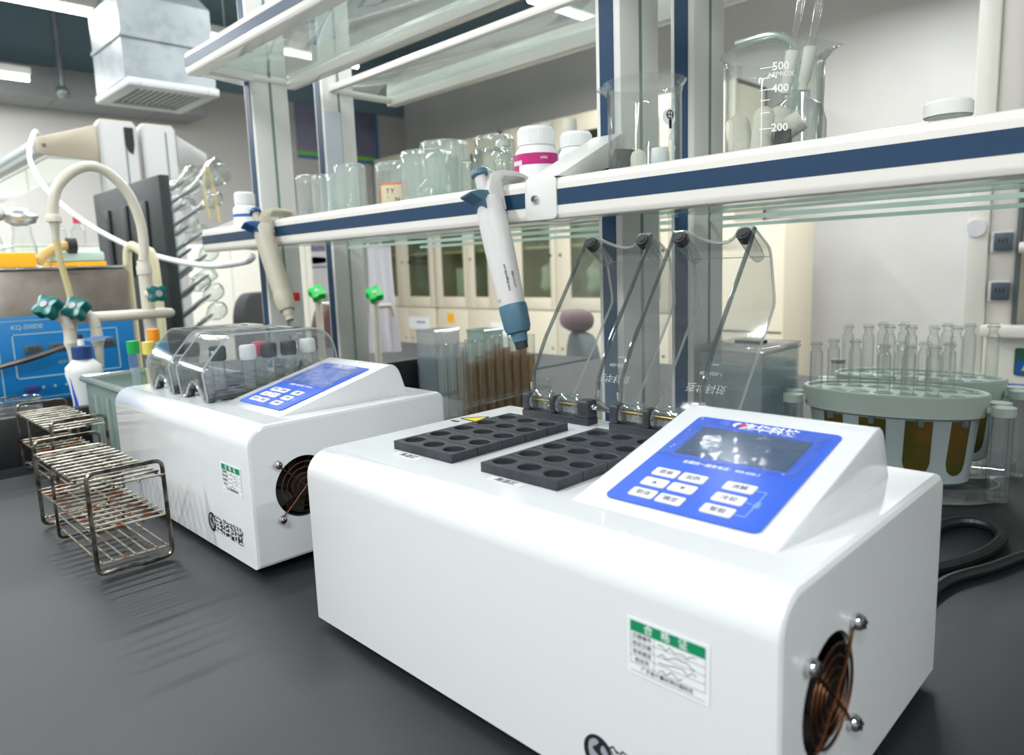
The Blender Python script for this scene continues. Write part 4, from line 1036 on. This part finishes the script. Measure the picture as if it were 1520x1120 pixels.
g = G('glassware'); g.lathe([(0, .004), (.030, .004), (.034, .012), (.034, .090), (.036, .096), (.038, .090), (.037, .010), (.030, 0), (0, 0)], n=36); g.obj('dish_wall', r)
g = G('chrome'); g.put(b_ring(.0372, .0018, 40, 6), T(0, 0, .097)); g.put(b_ring(.0372, .0014, 40, 6), T(0, 0, .078)); g.obj('rim_ring', r)
FX = -1.05
r = thing('lab_faucet', 'cream gooseneck laboratory faucet with three teal knobs over the sink', 'faucet', (0, 0, 0))
g = G('beige'); g.lathe([(0, 0), (.030, 0), (.030, .006), (.014, .012), (.0125, .012), (.0125, .300), (.0145, .302), (.0145, .318), (.0125, .322), (.0125, .330), (0, .330)], n=24, X=T(FX, .236, .0)); g.obj('column', r)
g = G('beige'); g.tube(spline([(FX, .236, .330), (FX, .240, .36), (FX, .238, .41), (FX, .222, .462), (FX, .190, .500), (FX, .160, .5115), (FX, .128, .500), (FX, .099, .470), (FX, .088, .435), (FX, .0865, .405)], 6), .0095, n=14)
g.lathe([(0, 0), (.0130, 0), (.0130, .010), (.0105, .014), (0, .014)], n=20, X=T(FX, .0865, .405)); g.lathe([(0, 0), (.0055, 0), (.0085, .030), (.0105, .034), (0, .034)], n=18, X=T(FX, .0865, .372)); g.obj('gooseneck', r)
g = G('beige'); g.tube(rounded([(FX-.025, .095, .222), (FX-.025, .272, .222), (FX+.030, .272, .222), (FX+.030, .095, .222)], .018, 5, closed=True), .0095, n=12, closed=True); g.obj('pipe_loop', r)
g = G('hosey'); g.tube(spline([(FX, .0865, .374), (FX, .089, .330), (FX, .097, .270), (FX, .098, .220), (FX-.006, .094, .160), (FX-.006, .096, .100)], 6), .0058, n=10); g.obj('drip_hose', r)
def knob(o, ax, mat, R=.022):
    """four-lobed tap knob with a pale hub"""
    P = [((R*(1+.22*math.cos(4*t)))*math.cos(t), (R*(1+.22*math.cos(4*t)))*math.sin(t)) for t in [2*PI*k/40 for k in range(40)]]
    X = frame(o, Vector(ax).orthogonal(), Vector(ax).cross(Vector(ax).orthogonal()))
    g = G(mat); g.put(b_prism(P, 0, .022, 'xy', bev=.004, seg=2), X); g.use('rackgrey'); g.put(b_cyl(.0065, .0222, .0245, 16), X); return g
for (y, z, q) in ((.056, .248, 0), (.101, .242, 1)):
    ax = (.55, -.62, .56)
    g = G('beige'); x = FX+.038
    g.tube(spline([(FX+.020, .098+.004*q, .222), (x, y+.012, .228), (x+.006, y+.018, .222), (x+.008, y+.022, .205)], 5), .0098, n=12)
    g.tube([(x+.008, y+.022, .205), (x+.008, y+.022, .185), (x+.008, y+.0225, .180), (x+.008, y+.0225, .168), (x+.008, y+.023, .128)], [.0098, .0105, .0125, .0085, .0055], n=14)
    g.tube([(x, y+.012, .228), (x+.012, y-.004, .240)], .009, n=12); tp = g.obj('tap', r)
    knob((x+.010, y-.002, z-.006), ax, 'teal', .0205).obj('tap_knob', tp)
g = G('beige'); g.put(b_cyl(.009, 0, .030, 14), T(FX+.010, .236, .262) @ RY(PI/2)); tp = g.obj('tap', r); knob((FX+.040, .238, .262), (1, .0, .05), 'teal', .0165).obj('tap_knob', tp)
# pale blades of card lying across the taps
g = G('skyblue'); g.prism([(.085, .186), (.115, .190), (.142, .187), (.120, .182), (.10, .182)], FX+.072, FX+.074, 'yz'); tag(g.obj('blue_strip'), 'pale blue strip of card hanging at the near tap', 'card')
# ultrasonic cleaner
UX = -1.30
r = thing('ultrasonic_cleaner', 'blue-fronted ultrasonic cleaner with a steel tank at the far left', 'ultrasonic cleaner', (0, 0, 0))
g = G('steel'); g.box(UX-.34, UX, -.13, .278, .0008, .3200, bev=.004); g.use('chrome'); g.box(UX-.345, UX+.006, -.135, .283, .3205, .3260, bev=.0015); g.obj('steel_tank', r)
g = G('cyan'); g.box(UX+.0003, UX+.012, -.128, .277, .036, .222, bev=.004); 
g.use('cyanline')
for a in ((.036, .0385, .090, .186), (.238, .2405, .090, .186), (.036, .2405, .1835, .186), (.036, .2405, .090, .0925), (.010, .012, .045, .215), (.010, .270, .213, .2145), (.010, .270, .0450, .0465)): g.box(UX+.012, UX+.0126, *a)
X = frame((UX+.0124, .066, .2000), (0, 1, 0), (0, 0, 1)); g.text('KQ-500DE', .0095, X=X, bold=.0003)
for k in range(5): g.put(b_cyl(.003, 0, .0006, 10), frame((UX+.0122, .082+.022*k, .068), (0, 1, 0), (0, 0, 1)))
g.text('超声波清洗器', .006, X=frame((UX+.0124, .14, .118), (0, 1, 0), (0, 0, 1)))
cp = g.obj('control_panel', r)
for y in (.056, .102, .200): g = G('display'); g.box(UX+.0121, UX+.0136, y, y+.034, .143, .161, bev=.0006); g.use('boardblk'); g.text('88.8', .009, X=frame((UX+.0138, y+.017, .152), (0, 1, 0), (0, 0, 1))); g.obj('display', cp)
g = G('purple'); g.box(UX+.0121, UX+.020, .047, .072, .062, .075, bev=.002); g.obj('power_switch', cp)
g = G('steel'); g.tube(spline([(UX+.035, -.02, .118), (UX+.04, .06, .135), (UX+.045, .13, .155)], 6), [.004+.003*math.sin(PI*k/12) for k in range(13)], n=8)
tag(g.obj('steel_spatula'), 'long dull metal rod leaning across the blue panel of the ultrasonic cleaner', 'spatula')
# on the cleaner
def lathe_thing(name, label, cat, mat, prof, loc, n=28, closed=False, group=None):
    g = G(mat); g.lathe(prof, n=n, closed=closed); return tag(g.obj(name, loc=loc), label, cat, group)
TZ = .3268
g = G('orange'); g.box(-1.47, -1.38, -.02, .119, TZ, TZ+.034, bev=.004); tag(g.obj('orange_box'), 'flat orange box at the far left on the ultrasonic cleaner', 'box')
r2 = thing('storage_box', 'mint plastic box with an orange foot on the ultrasonic cleaner', 'box', (-1.47, .215, TZ)); g = G('orange'); g.box(-.05, .05, -.058, .058, 0, .012, bev=.003); g.obj('orange_foot', r2); g = G('mint'); g.box(-.05, .05, -.056, .056, .0125, .036, bev=.006); g.obj('box_body', r2)
for k, (y, x, h, R, lb) in enumerate(((.062, -1.53, .135, .026, 'foil-topped glass flask, left of the pair on the ultrasonic cleaner'), (.128, -1.53, .130, .026, 'foil-topped glass flask, right of the pair on the cleaner'))):
    r2 = thing('foil_topped_flask', lb, 'flask', (x, y, TZ)); g = G('glassware'); g.lathe([(0, 0), (R, 0), (R, .05), (R*.75, h-.05), (R*.75, h-.03), (0, h-.03)], n=24); g.obj('glass_body', r2)
    bm = b_sphere(R*1.35, 20, .62); rr = random.Random(k)
    for v in bm.verts: v.co *= 1+.10*rr.uniform(-1, 1)
    g = G('foil'); g.put(bm, T(0, 0, h-.008)); g.obj('foil_cover', r2, ang=60)
g = G('tanrub'); g.tube(spline([(-1.42, .128, TZ+.010), (-1.42, .145, TZ+.03), (-1.42, .172, TZ+.046), (-1.42, .196, TZ+.05)], 6), .011, n=12); g.use('rubber').put(b_cyl(.019, 0, .018, 18), T(-1.42, .192, TZ+.05) @ RX(-PI/2)); tag(g.obj('rubber_hose'), 'tan corrugated rubber hose end with a black plug on the cleaner', 'hose')
g = G('cream'); g.tube(spline([(-1.36, .300, .0102), (-1.36, .300, .2), (-1.355, .300, .34), (-1.335, .305, .372), (-1.305, .318, .355), (-1.28, .335, .33), (-1.28, .335, .05), (-1.28, .335, .0105)], 6), .0100, n=12); tag(g.obj('drain_hose'), 'cream hose looping over the corner of the ultrasonic cleaner by the faucet', 'hose')
# drying board with pegs and glassware
BX0, BX1, BY = -2.02, -1.452, .425
r = thing('drying_board', 'black laboratory drying board standing beyond the faucet with glassware on its pegs', 'drying board', (0, 0, 0))
g = G('boardblk'); g.box(BX0, BX1, BY, BY+.028, .0008, .558, bev=.004); 
for x in (BX0+.10, BX0+.26, BX0+.42): g.box(x, x+.05, BY-.006, BY, .30, .50, bev=.003)
g.box(BX0, BX1, BY-.03, BY+.16, .0005, .012, bev=.002); g.obj('board', r)
PEG = []
for i, z in enumerate((.485, .425, .36, .295, .24, .185, .13)):
    for j, x in enumerate((BX1-.03, BX1-.135, BX1-.24, BX1-.345)):
        zz = z+(.02 if j % 2 else 0); a = Vector((x, BY+.028, zz)); b = a+Vector((0, .090, .058)); PEG.append((i, j, a, b))
        g = G('peg'); g.tube([a, a.lerp(b, .92), b], [.0052, .0045, .0025], n=8); g.obj('peg', r)
def on_peg(i, j, kind, label, s=1.0, off=.35):
    a, b = [(p[2], p[3]) for p in PEG if p[0] == i and p[1] == j][0]; d = (b-a).normalized()
    X = frame(a.lerp(b, off), d.orthogonal(), d.cross(d.orthogonal()))
    if kind == 'flask': P = [(.009, 0), (.009, .030), (.013, .042), (.030, .085), (.031, .094), (.028, .100), (0, .101), (0, .0995), (.027, .0985), (.0295, .094), (.0285, .086), (.0118, .043), (.0076, .030), (.0076, 0)]
    elif kind == 'round': P = [(.0085, 0), (.0085, .032), (.014, .040), (.024, .054), (.027, .070), (.023, .087), (.012, .096), (0, .098), (0, .0966), (.0115, .0945), (.0215, .086), (.0255, .070), (.0226, .055), (.013, .0415), (.007, .033), (.007, 0)]
    else: P = [(.024, 0), (.0255, .002), (.0245, .004), (.0245, .072), (.021, .077), (0, .077), (0, .0755), (.0205, .0755), (.023, .071), (.023, 0)]
    g = G('glassware'); g.lathe([(q*s, w*s) for q, w in P], n=24, closed=True)
    return tag(g.obj({'flask': 'conical_flask', 'round': 'round_flask', 'beaker': 'glass_beaker'}[kind], X=X), label, {'flask': 'flask', 'round': 'flask', 'beaker': 'beaker'}[kind])
on_peg(0, 0, 'flask', 'conical flask on the topmost peg at the board edge, largest of all', 1.30, .50)
on_peg(0, 1, 'flask', 'conical flask on the second peg of the top row', .95, .5); on_peg(0, 2, 'flask', 'conical flask on the third peg of the top row', .85, .5); on_peg(0, 3, 'flask', 'conical flask on the far end peg of the top row', .8, .5)
on_peg(1, 0, 'round', 'round flask on the second row of pegs at the board edge', .92, .75); on_peg(1, 1, 'flask', 'conical flask in the second row, behind the round flask', .8, .4)
on_peg(2, 0, 'flask', 'conical flask in the third row beside the white bottle with the blue line', .75, .35); on_peg(2, 1, 'round', 'round flask in the third row, second peg', .9, .45)
on_peg(3, 0, 'round', 'round flask on the fourth row of pegs, above the white cable', .9, .5); on_peg(4, 0, 'beaker', 'small beaker on the fifth row of pegs, below the white cable', .85, .55)
on_peg(5, 0, 'round', 'round flask on the sixth row of pegs at the board edge', .95, .5); on_peg(5, 1, 'round', 'round flask on the sixth row, second peg', .95, .6); on_peg(6, 0, 'round', 'round flask on the lowest row of pegs', .95, .55)
g = G('hosey'); g.tube(spline([(-1.47, .560, .59), (-1.47, .575, .52), (-1.47, .58, .44)], 5), .005, n=8); g.tube(spline([(-1.47, .560, .59), (-1.47, .548, .53), (-1.47, .555, .45)], 5), .004, n=8); tag(g.obj('rubber_tubing'), 'yellowed rubber tubing hanging beside the topmost flask', 'tubing')
# next bench's shelf rack, seen end on
QX = -2.5
r = thing('far_reagent_shelf', 'beige-armed double reagent shelf on the next bench at the far left', 'shelf', (0, 0, 0))
for y0, y1 in ((.600, .735), (.750, .880)):
    g = G('rackgrey'); g.prism(rrect(y0, y1, -.42, .885, .02), QX-.05, QX, 'yz', bev=.003); g.use('rackbeige'); g.box(QX-.05, QX-.001, y0+.01, y1-.01, .880, .888, bev=.002)
    g.use('slot'); ym = y0+.088; g.box(QX-.001, QX+.0015, ym, ym+.007, -.3, .86); p = g.obj('post', r)
g = G('rubber'); g.prism([(.690, .865), (.722, .865), (.722, .80), (.715, .765), (.700, .775), (.690, .80)], QX+.001, QX+.004, 'yz'); g.obj('black_patch', p)
g = G('rackbeige'); g.prism([(.40, .745), (.598, .735), (.598, .865), (.40, .800)], QX-.02, QX-.004, 'yz', bev=.003); g.use('chrome').put(b_cyl(.007, 0, .004, 12), T(QX-.004, .42, .775) @ RY(PI/2)); g.obj('arm', r)
g = G('rackgrey'); g.prism([(1.00, .745), (.882, .735), (.882, .855), (1.00, .790)], QX-.02, QX-.004, 'yz', bev=.003); g.obj('arm', r)
g = G('rackgrey'); g.box(-4.9, QX-.021, .392, .43, .745, .800, bev=.006); g.use('slot'); g.box(-4.9, QX-.03, .390, .393, .766, .778); g.obj('upper_rail', r)
for z, y0 in ((.74, .432), (.425, .30)): g = G('shelfglass'); g.box(-4.9, QX-.021, y0, .598, z-.006, z); g.obj('glass_shelf', r)
g = G('cream'); g.box(-4.9, QX-.052, .60, .88, -.42, -.40); g.obj('base_panel', r)
r = thing('far_bench', 'far bench carrying the beige-armed shelf', 'bench', (0, 0, 0)); g = G('bench'); g.box(-5.2, -2.44, -.3, .96, -.45, -.421); g.obj('worktop', r); g = G('base'); g.box(-5.15, -2.46, -.25, .94, FZ, -.451); g.obj('base_cabinet', r)
for k, (y, c, lb) in enumerate(((.385, 'redcap', 'red-capped bottle on the glass of the far shelf, left of the pair'), (.450, 'pinkcap', 'pink-capped bottle on the far shelf near the drying board'))):
    r2 = thing('reagent_bottle', lb, 'bottle', (-2.62, y+.075, .4255)); g = G('glassware'); g.lathe([(0, 0), (.024, 0), (.024, .06), (.011, .075), (.011, .085), (0, .085)], n=20); g.obj('glass_body', r2); g = G(c); g.lathe([(0, .0852), (.013, .0852), (.013, .108), (0, .108)], n=18); g.obj('cap', r2)
# white cable from the far shelf to ours
g = G('cablew'); g.tube(spline([(-2.50, .405, .812), (-2.452, .385, .808), (-2.41, .355, .745), (-2.36, .345, .68), (-2.186, .347, .575), (-1.866, .360, .458), (-1.532, .391, .366), (-1.211, .416, .320), (-1.03, .438, .322), (-.999, .448, .335)], 8), .0072, n=10)
tag(g.obj('white_cable'), 'white cable sagging from the far shelf to the left post', 'cable')
# ================================================================= taps, towel and stoppered bottle behind
def gas_tap(x, y, z, label):
    r2 = thing('bench_tap', label, 'tap', (x, y, 0)); g = G('beige'); g.lathe([(0, -.0004), (.022, -.0004), (.022, .005), (.010, .010), (.010, z-.02), (.013, z-.018), (.013, z-.002), (0, z)], n=20); g.tube([(0, 0, z-.03), (0, .05, z-.03), (0, .06, z-.06)], .007, n=10); g.obj('column', r2)
    knob((.008, -.006, z-.004), (.6, -.4, .65), 'lime', .021).obj('tap_knob', r2)
gas_tap(-1.30, .770, .232, 'bench tap with a bright green knob between the two left posts')
gas_tap(-1.145, .855, .224, 'bench tap with a bright green knob in front of the white towel')
bm = bmesh.new(); nx, nz = 14, 18; rr = random.Random(4); gr = []
for i in range(nx+1):
    c = []
    for k in range(nz+1):
        u, w = i/nx-.5, k/nz; wd = .066*(1+.40*(1-w)**2)
        c.append(bm.verts.new((wd*u, .006*math.sin(u*16+w*2)*(1.2-w), w*.30)))
    gr.append(c)
for i in range(nx):
    for k in range(nz): bm.faces.new((gr[i][k], gr[i+1][k], gr[i+1][k+1], gr[i][k+1]))
bmesh.ops.solidify(bm, geom=bm.faces[:], thickness=.002)
g = G('cloth'); g.put(bm); g.use('chrome').tube([(-.034, 0, .302), (.034, 0, .302)], .003, n=6); tag(g.obj('hanging_towel', loc=(-1.175, .900, .06), ang=60), 'long white towel hanging behind the green-knobbed tap', 'towel'); bpy.data.objects['hanging_towel'].rotation_euler = (0, 0, math.radians(45))
r2 = thing('stoppered_flask', 'tall conical glass flask with a red stopper behind the beige pipette tip', 'flask', (-.727, .392, .0002))
g = G('glassware'); g.lathe([(0, 0), (.052, 0), (.054, .006), (.044, .07), (.014, .170), (.0085, .182), (.0085, .238), (.0098, .2415), (.0075, .2415), (.0070, .183), (.0125, .169), (.042, .07), (.052, .007), (0, .002)], n=32); g.obj('glass_body', r2)
g = G('redcap'); g.lathe([(0, .2418), (.0095, .2418), (.0100, .248), (.0095, .2575), (0, .258)], n=20); g.obj('stopper', r2)
# ================================================================= right side: tank, tube carousels, cables
r2 = open_tank('large clear water tank behind the open lids, right of the rear posts', .006, .100, .605, .715, .0003, .168, .150)
g = G('polyp'); g.box(.004, .102, .603, .717, .1715, .175, bev=.001); g.obj('flat_lid', r2); g = G('stirk'); g.box(.035, .075, .65, .67, .1752, .179, bev=.001); g.obj('lid_handle', r2)
r2 = thing('slim_bottle', 'slim clear bottle with a dark cap between the tank and the oval tube stands', 'bottle', (.100, .860, .0002)); g = G('polyp'); g.lathe([(0, 0), (.010, 0), (.010, .125), (0, .125)], n=18); g.obj('bottle_body', r2); g = G('clip'); g.lathe([(0, .1252), (.0105, .1252), (.0105, .131), (0, .131)], n=18); g.obj('cap', r2)
def vial(x, y, z, s, label, group):
    r3 = VIAL if VIAL.get('used') is None else None
    if r3: r3['used'] = 1; r3.location = (x, y, z); r3['label'] = label; r3['group'] = group; del r3['category']; r3['category'] = 'vial'
    else: r3 = dup(VIAL, (x, y, z), label=label, group=group)
    r3.scale = (1, 1, s); return r3
VIAL = thing('glass_vial', 'vial', 'vial', (0, 0, 0))
g = G('tubeglass'); g.lathe([(0, 0), (.0068, 0), (.0078, .001), (.0078, .074), (.0070, .079), (.0052, .083), (.0050, .088), (.0062, .090), (.0064, .099), (.0058, .1005), (.0044, .1005), (.0042, .084), (.0060, .079), (.0068, .074), (.0068, .002), (0, .0014)], n=20); g.obj('vial_wall', VIAL)
g = G('acryl'); g.put(b_ring(.0066, .0014, 20, 6), T(0, 0, .0945)); g.obj('vial_lip', VIAL)
SQ, RZT = .52, math.radians(9)
def carousel(x, y, label, a_off, vials, glabel, R=.104):
    r2 = thing('tube_stand', label, 'tube stand', (x, y, 0), RZT); r2.scale = (1, SQ, 1)
    zt = .125
    g = G('standbody'); g.lathe([(0, .018), (.082, .018), (.086, .021), (.094, .098), (.0, .098)], n=64); g.obj('drum', r2)
    ho = [(-.078+.026*k+.006*q, (.020*q)/SQ) for q in (-1, 1) for k in range(7)]
    g = G('standpl'); g.lathe([(0, .0985), (.096, .0985), (.100, .100), (R, .1215), (R, zt), (R-.002, zt+.0015), (R-.006, zt+.0012), (R-.008, zt-.002), (0, zt-.002)], n=64)
    for hx_, hy_ in ho: g.lathe([(.0088, 0), (.0105, 0), (.0110, .0012), (.0088, .0016)], n=18, closed=True, X=T(hx_, hy_, zt-.002))
    g.use('slot')
    for hx_, hy_ in ho: g.put(b_cyl(.0087, zt-.0019, zt-.0016, 18), T(hx_, hy_, 0))
    g.obj('top_plate', r2)
    for xw in (-.056, -.012, .035, .074):
        a = -math.acos(xw/.089)
        g = G('amber'); bm = bmesh.new(); nc = 12; cols = []
        for q in range(nc+1):
            w_ = -.0150+.0300*q/nc; zb = .046-.0150*math.sqrt(max(0, 1-(w_/.0150)**2))
            col = []
            for z_ in (zb, (zb+.097)/2, .0970):
                rad = .086+(z_-.021)/.077*.008
                col.append([bm.verts.new(((rad+e)*math.cos(a+w_/rad), (rad+e)*math.sin(a+w_/rad), z_)) for e in (.0011, -.003)])
            cols.append(col)
        for A_, B_ in zip(cols, cols[1:]):
            for k_ in range(2): bm.faces.new((A_[k_][0], B_[k_][0], B_[k_+1][0], A_[k_+1][0]))
            bm.faces.new((A_[0][1], B_[0][1], B_[0][0], A_[0][0])); bm.faces.new((A_[2][0], B_[2][0], B_[2][1], A_[2][1]))
        for E_ in (cols[0], cols[-1]):
            for k_ in range(2): bm.faces.new((E_[k_][0], E_[k_+1][0], E_[k_+1][1], E_[k_][1]))
        bmesh.ops.recalc_face_normals(bm, faces=bm.faces[:]); g.put(bm); wd = g.obj('amber_window', r2)
        g = G('clip'); g.put(b_box(-.003, .003, .0950, .1002, .090, .099, bev=.0006), RZ(a-PI/2)); g.obj('window_clip', wd)
    for a in (0, PI):
        b = a + math.radians(6)
        for e in (-.26, .22):
            g = G('standpl'); X = T(math.cos(b+e)*(R+.014), math.sin(b+e)*(R+.014), 0) @ Matrix.Diagonal((1, 1.9, 1, 1))
            g.put(b_cyl(.0125, .104, .114, 20), X.copy()); g.put(b_box(-.016, 0, -.006, .006, .106, .113, bev=.001), X @ RZ(b+e)); lg = g.obj('side_lug', r2)
            g = G('acryl'); g.put(b_cyl(.0105, .004, .1035, 18), X.copy()); g.obj('clear_column', lg)
    g = G('acryl'); g.lathe([(0, .0006), (.112, .0006), (.118, .003), (.118, .020), (.116, .020), (.114, .0045), (0, .0035)], n=48); g.obj('clear_tray', r2)
    for k, (i, s) in enumerate(vials):
        hx_, hy_ = ho[i]; ux, uy = hx_, hy_*SQ
        vial(x+ux*math.cos(RZT)-uy*math.sin(RZT), y+ux*math.sin(RZT)+uy*math.cos(RZT), zt-.0012, s, glabel, glabel.replace('empty clear vial', 'clear vials').replace('standing ', ''))
    return r2
carousel(.235, .672, 'oval grey tube stand with amber windows behind the front digester, the nearest one', 0,
    [(i, .60) for i in (0, 3, 4, 5, 7, 8, 10, 11, 12)], 'empty clear vial standing on the nearest oval tube stand')
carousel(.228, .797, 'oval tube stand directly behind the nearest one, only its plate showing', 0,
    [(i, .72) for i in (0, 1, 2, 3, 4, 5, 8, 9, 11, 12, 13)], 'empty clear vial standing on the rear oval tube stand')
carousel(.500, .742, 'oval tube stand cut off by the right picture edge', 0, [], 'empty clear vial')
g = G('cable'); g.tube(spline([(.30, .30, .0062), (.318, .50, .0062), (.335, .568, .0062), (.360, .578, .0064), (.3795, .553, .0064), (.379, .505, .0064), (.366, .455, .0064), (.350, .42, .0062), (.33, .36, .0062), (.32, .30, .0062)], 8), .0058, n=10)
tag(g.obj('power_cable'), 'black power cable looped on the bench right of the front digester', 'cable')
g = G('cable'); g.tube(spline([(.36, .32, .0055), (.366, .405, .0055), (.388, .462, .0055), (.412, .525, .0055), (.47, .60, .0055)], 8), .0050, n=10)
tag(g.obj('power_cable'), 'straight black cable running off to the right past the looped one', 'cable')
# ================================================================= fume hood on the right
HYF = 1.9
r = thing('fume_hood', 'cream fume hood frame with dark sockets at the right picture edge', 'fume hood', (0, 0, 0))
g = G('hood'); g.box(.030, .078, HYF-.012, HYF+.7, -.6, 1.45, bev=.004); g.obj('side_panel', r)
g = G('hoodpink'); g.box(.0785, .136, HYF, HYF+.66, .078, 1.45, bev=.002); g.obj('socket_panel', r)
g = G('hood'); g.box(.0785, 1.3, HYF-.05, HYF+.04, .070, .100, bev=.006); g.obj('sill', r)
g = G('hood'); g.box(.0785, 1.3, HYF-.01, HYF+.6, -.07, .0695, bev=.002); g.use('hood').box(.0785, 1.3, HYF-.01, HYF+.6, FZ, -.0705, bev=.002); bs = g.obj('base_front', r)
g = G('hoodblue'); g.box(.0785, 1.3, HYF-.014, HYF-.0105, -.16, -.050, bev=.001); g.obj('blue_band', bs)
g = G('greenlab'); g.prism(rrect(.150, .26, -.028, .042, .006), HYF-.0145, HYF-.0105, 'xz'); g.use('hoodblue').prism(rrect(.154, .256, -.024, .010, .003), HYF-.0150, HYF-.0145, 'xz'); g.use('yellow_st').prism([(.166, -.014), (.186, -.014), (.176, .006)], HYF-.0155, HYF-.0150, 'xz'); g.obj('warning_display', bs)
g = G('hoodin'); g.box(.137, 1.3, HYF+.45, HYF+.5, .10, 1.4); g.obj('back_wall', r)
g = G('clip'); g.box(.137, .146, HYF-.006, HYF+.01, .10, 1.4); g.obj('sash_track', r)
for z in (.282, .158): 
    g = G('sockw'); g.box(.082, .130, HYF-.009, HYF-.0004, z, z+.052, bev=.003); s = g.obj('socket', r)
    g = G('sock'); g.box(.090, .131, HYF-.017, HYF-.0094, z+.003, z+.049, bev=.004); g.use('rubber')
    for dx in (-.008, 0, .008): g.box(.110+dx-.0015, .110+dx+.0015, HYF-.0175, HYF-.0168, z+.024, z+.034)
    g.obj('socket_face', s)
g = G('hood'); g.tube([(.147, HYF-.02, .292), (1.2, HYF-.02, .292)], .014, n=12); g.obj('sash_handle', r)
g = G('cabgl'); g.box(.147, 1.25, HYF+.0, HYF+.006, .30, 1.0); g.obj('sash_glass', r)
g = G('sockw'); g.put(b_cyl(.022, 0, .01, 20), T(.052, HYF-.0122, .345) @ RX(PI/2)); g.obj('round_button', r)
# ================================================================= camera, world, view
cam = bpy.data.cameras.new('camera'); co = bpy.data.objects.new('camera', cam); COL.objects.link(co)
co.location = (.52355, -.27710, .29428); co.rotation_mode = 'XYZ'
co.matrix_world = T(.52355, -.27710, .29428) @ RZ(.790293) @ RX(1.424866) @ RZ(-.03601)
cam.sensor_width = 36; cam.lens = 1060.33/1520*36; cam.shift_x = .00072; cam.shift_y = -.00717
cam.clip_start = .02; cam.clip_end = 50
cam.dof.use_dof = True; cam.dof.focus_distance = .66; cam.dof.aperture_fstop = 7.5
SC.camera = co
w = bpy.data.worlds.new('world'); SC.world = w; w.use_nodes = True
w.node_tree.nodes['Background'].inputs['Color'].default_value = (.9, .95, 1, 1); w.node_tree.nodes['Background'].inputs['Strength'].default_value = .2
SC.view_settings.view_transform = 'Standard'; SC.view_settings.look = 'None'; SC.view_settings.gamma = 1; SC.view_settings.use_curve_mapping = False
SC.view_settings.exposure = 0.0
SC.cycles.transparent_max_bounces = 40; SC.cycles.max_bounces = 10; SC.cycles.diffuse_bounces = 5; SC.cycles.glossy_bounces = 5
SC.cycles.use_denoising = True; SC.cycles.use_adaptive_sampling = True; SC.cycles.adaptive_threshold = .015
SC.cycles.sample_clamp_indirect = 6
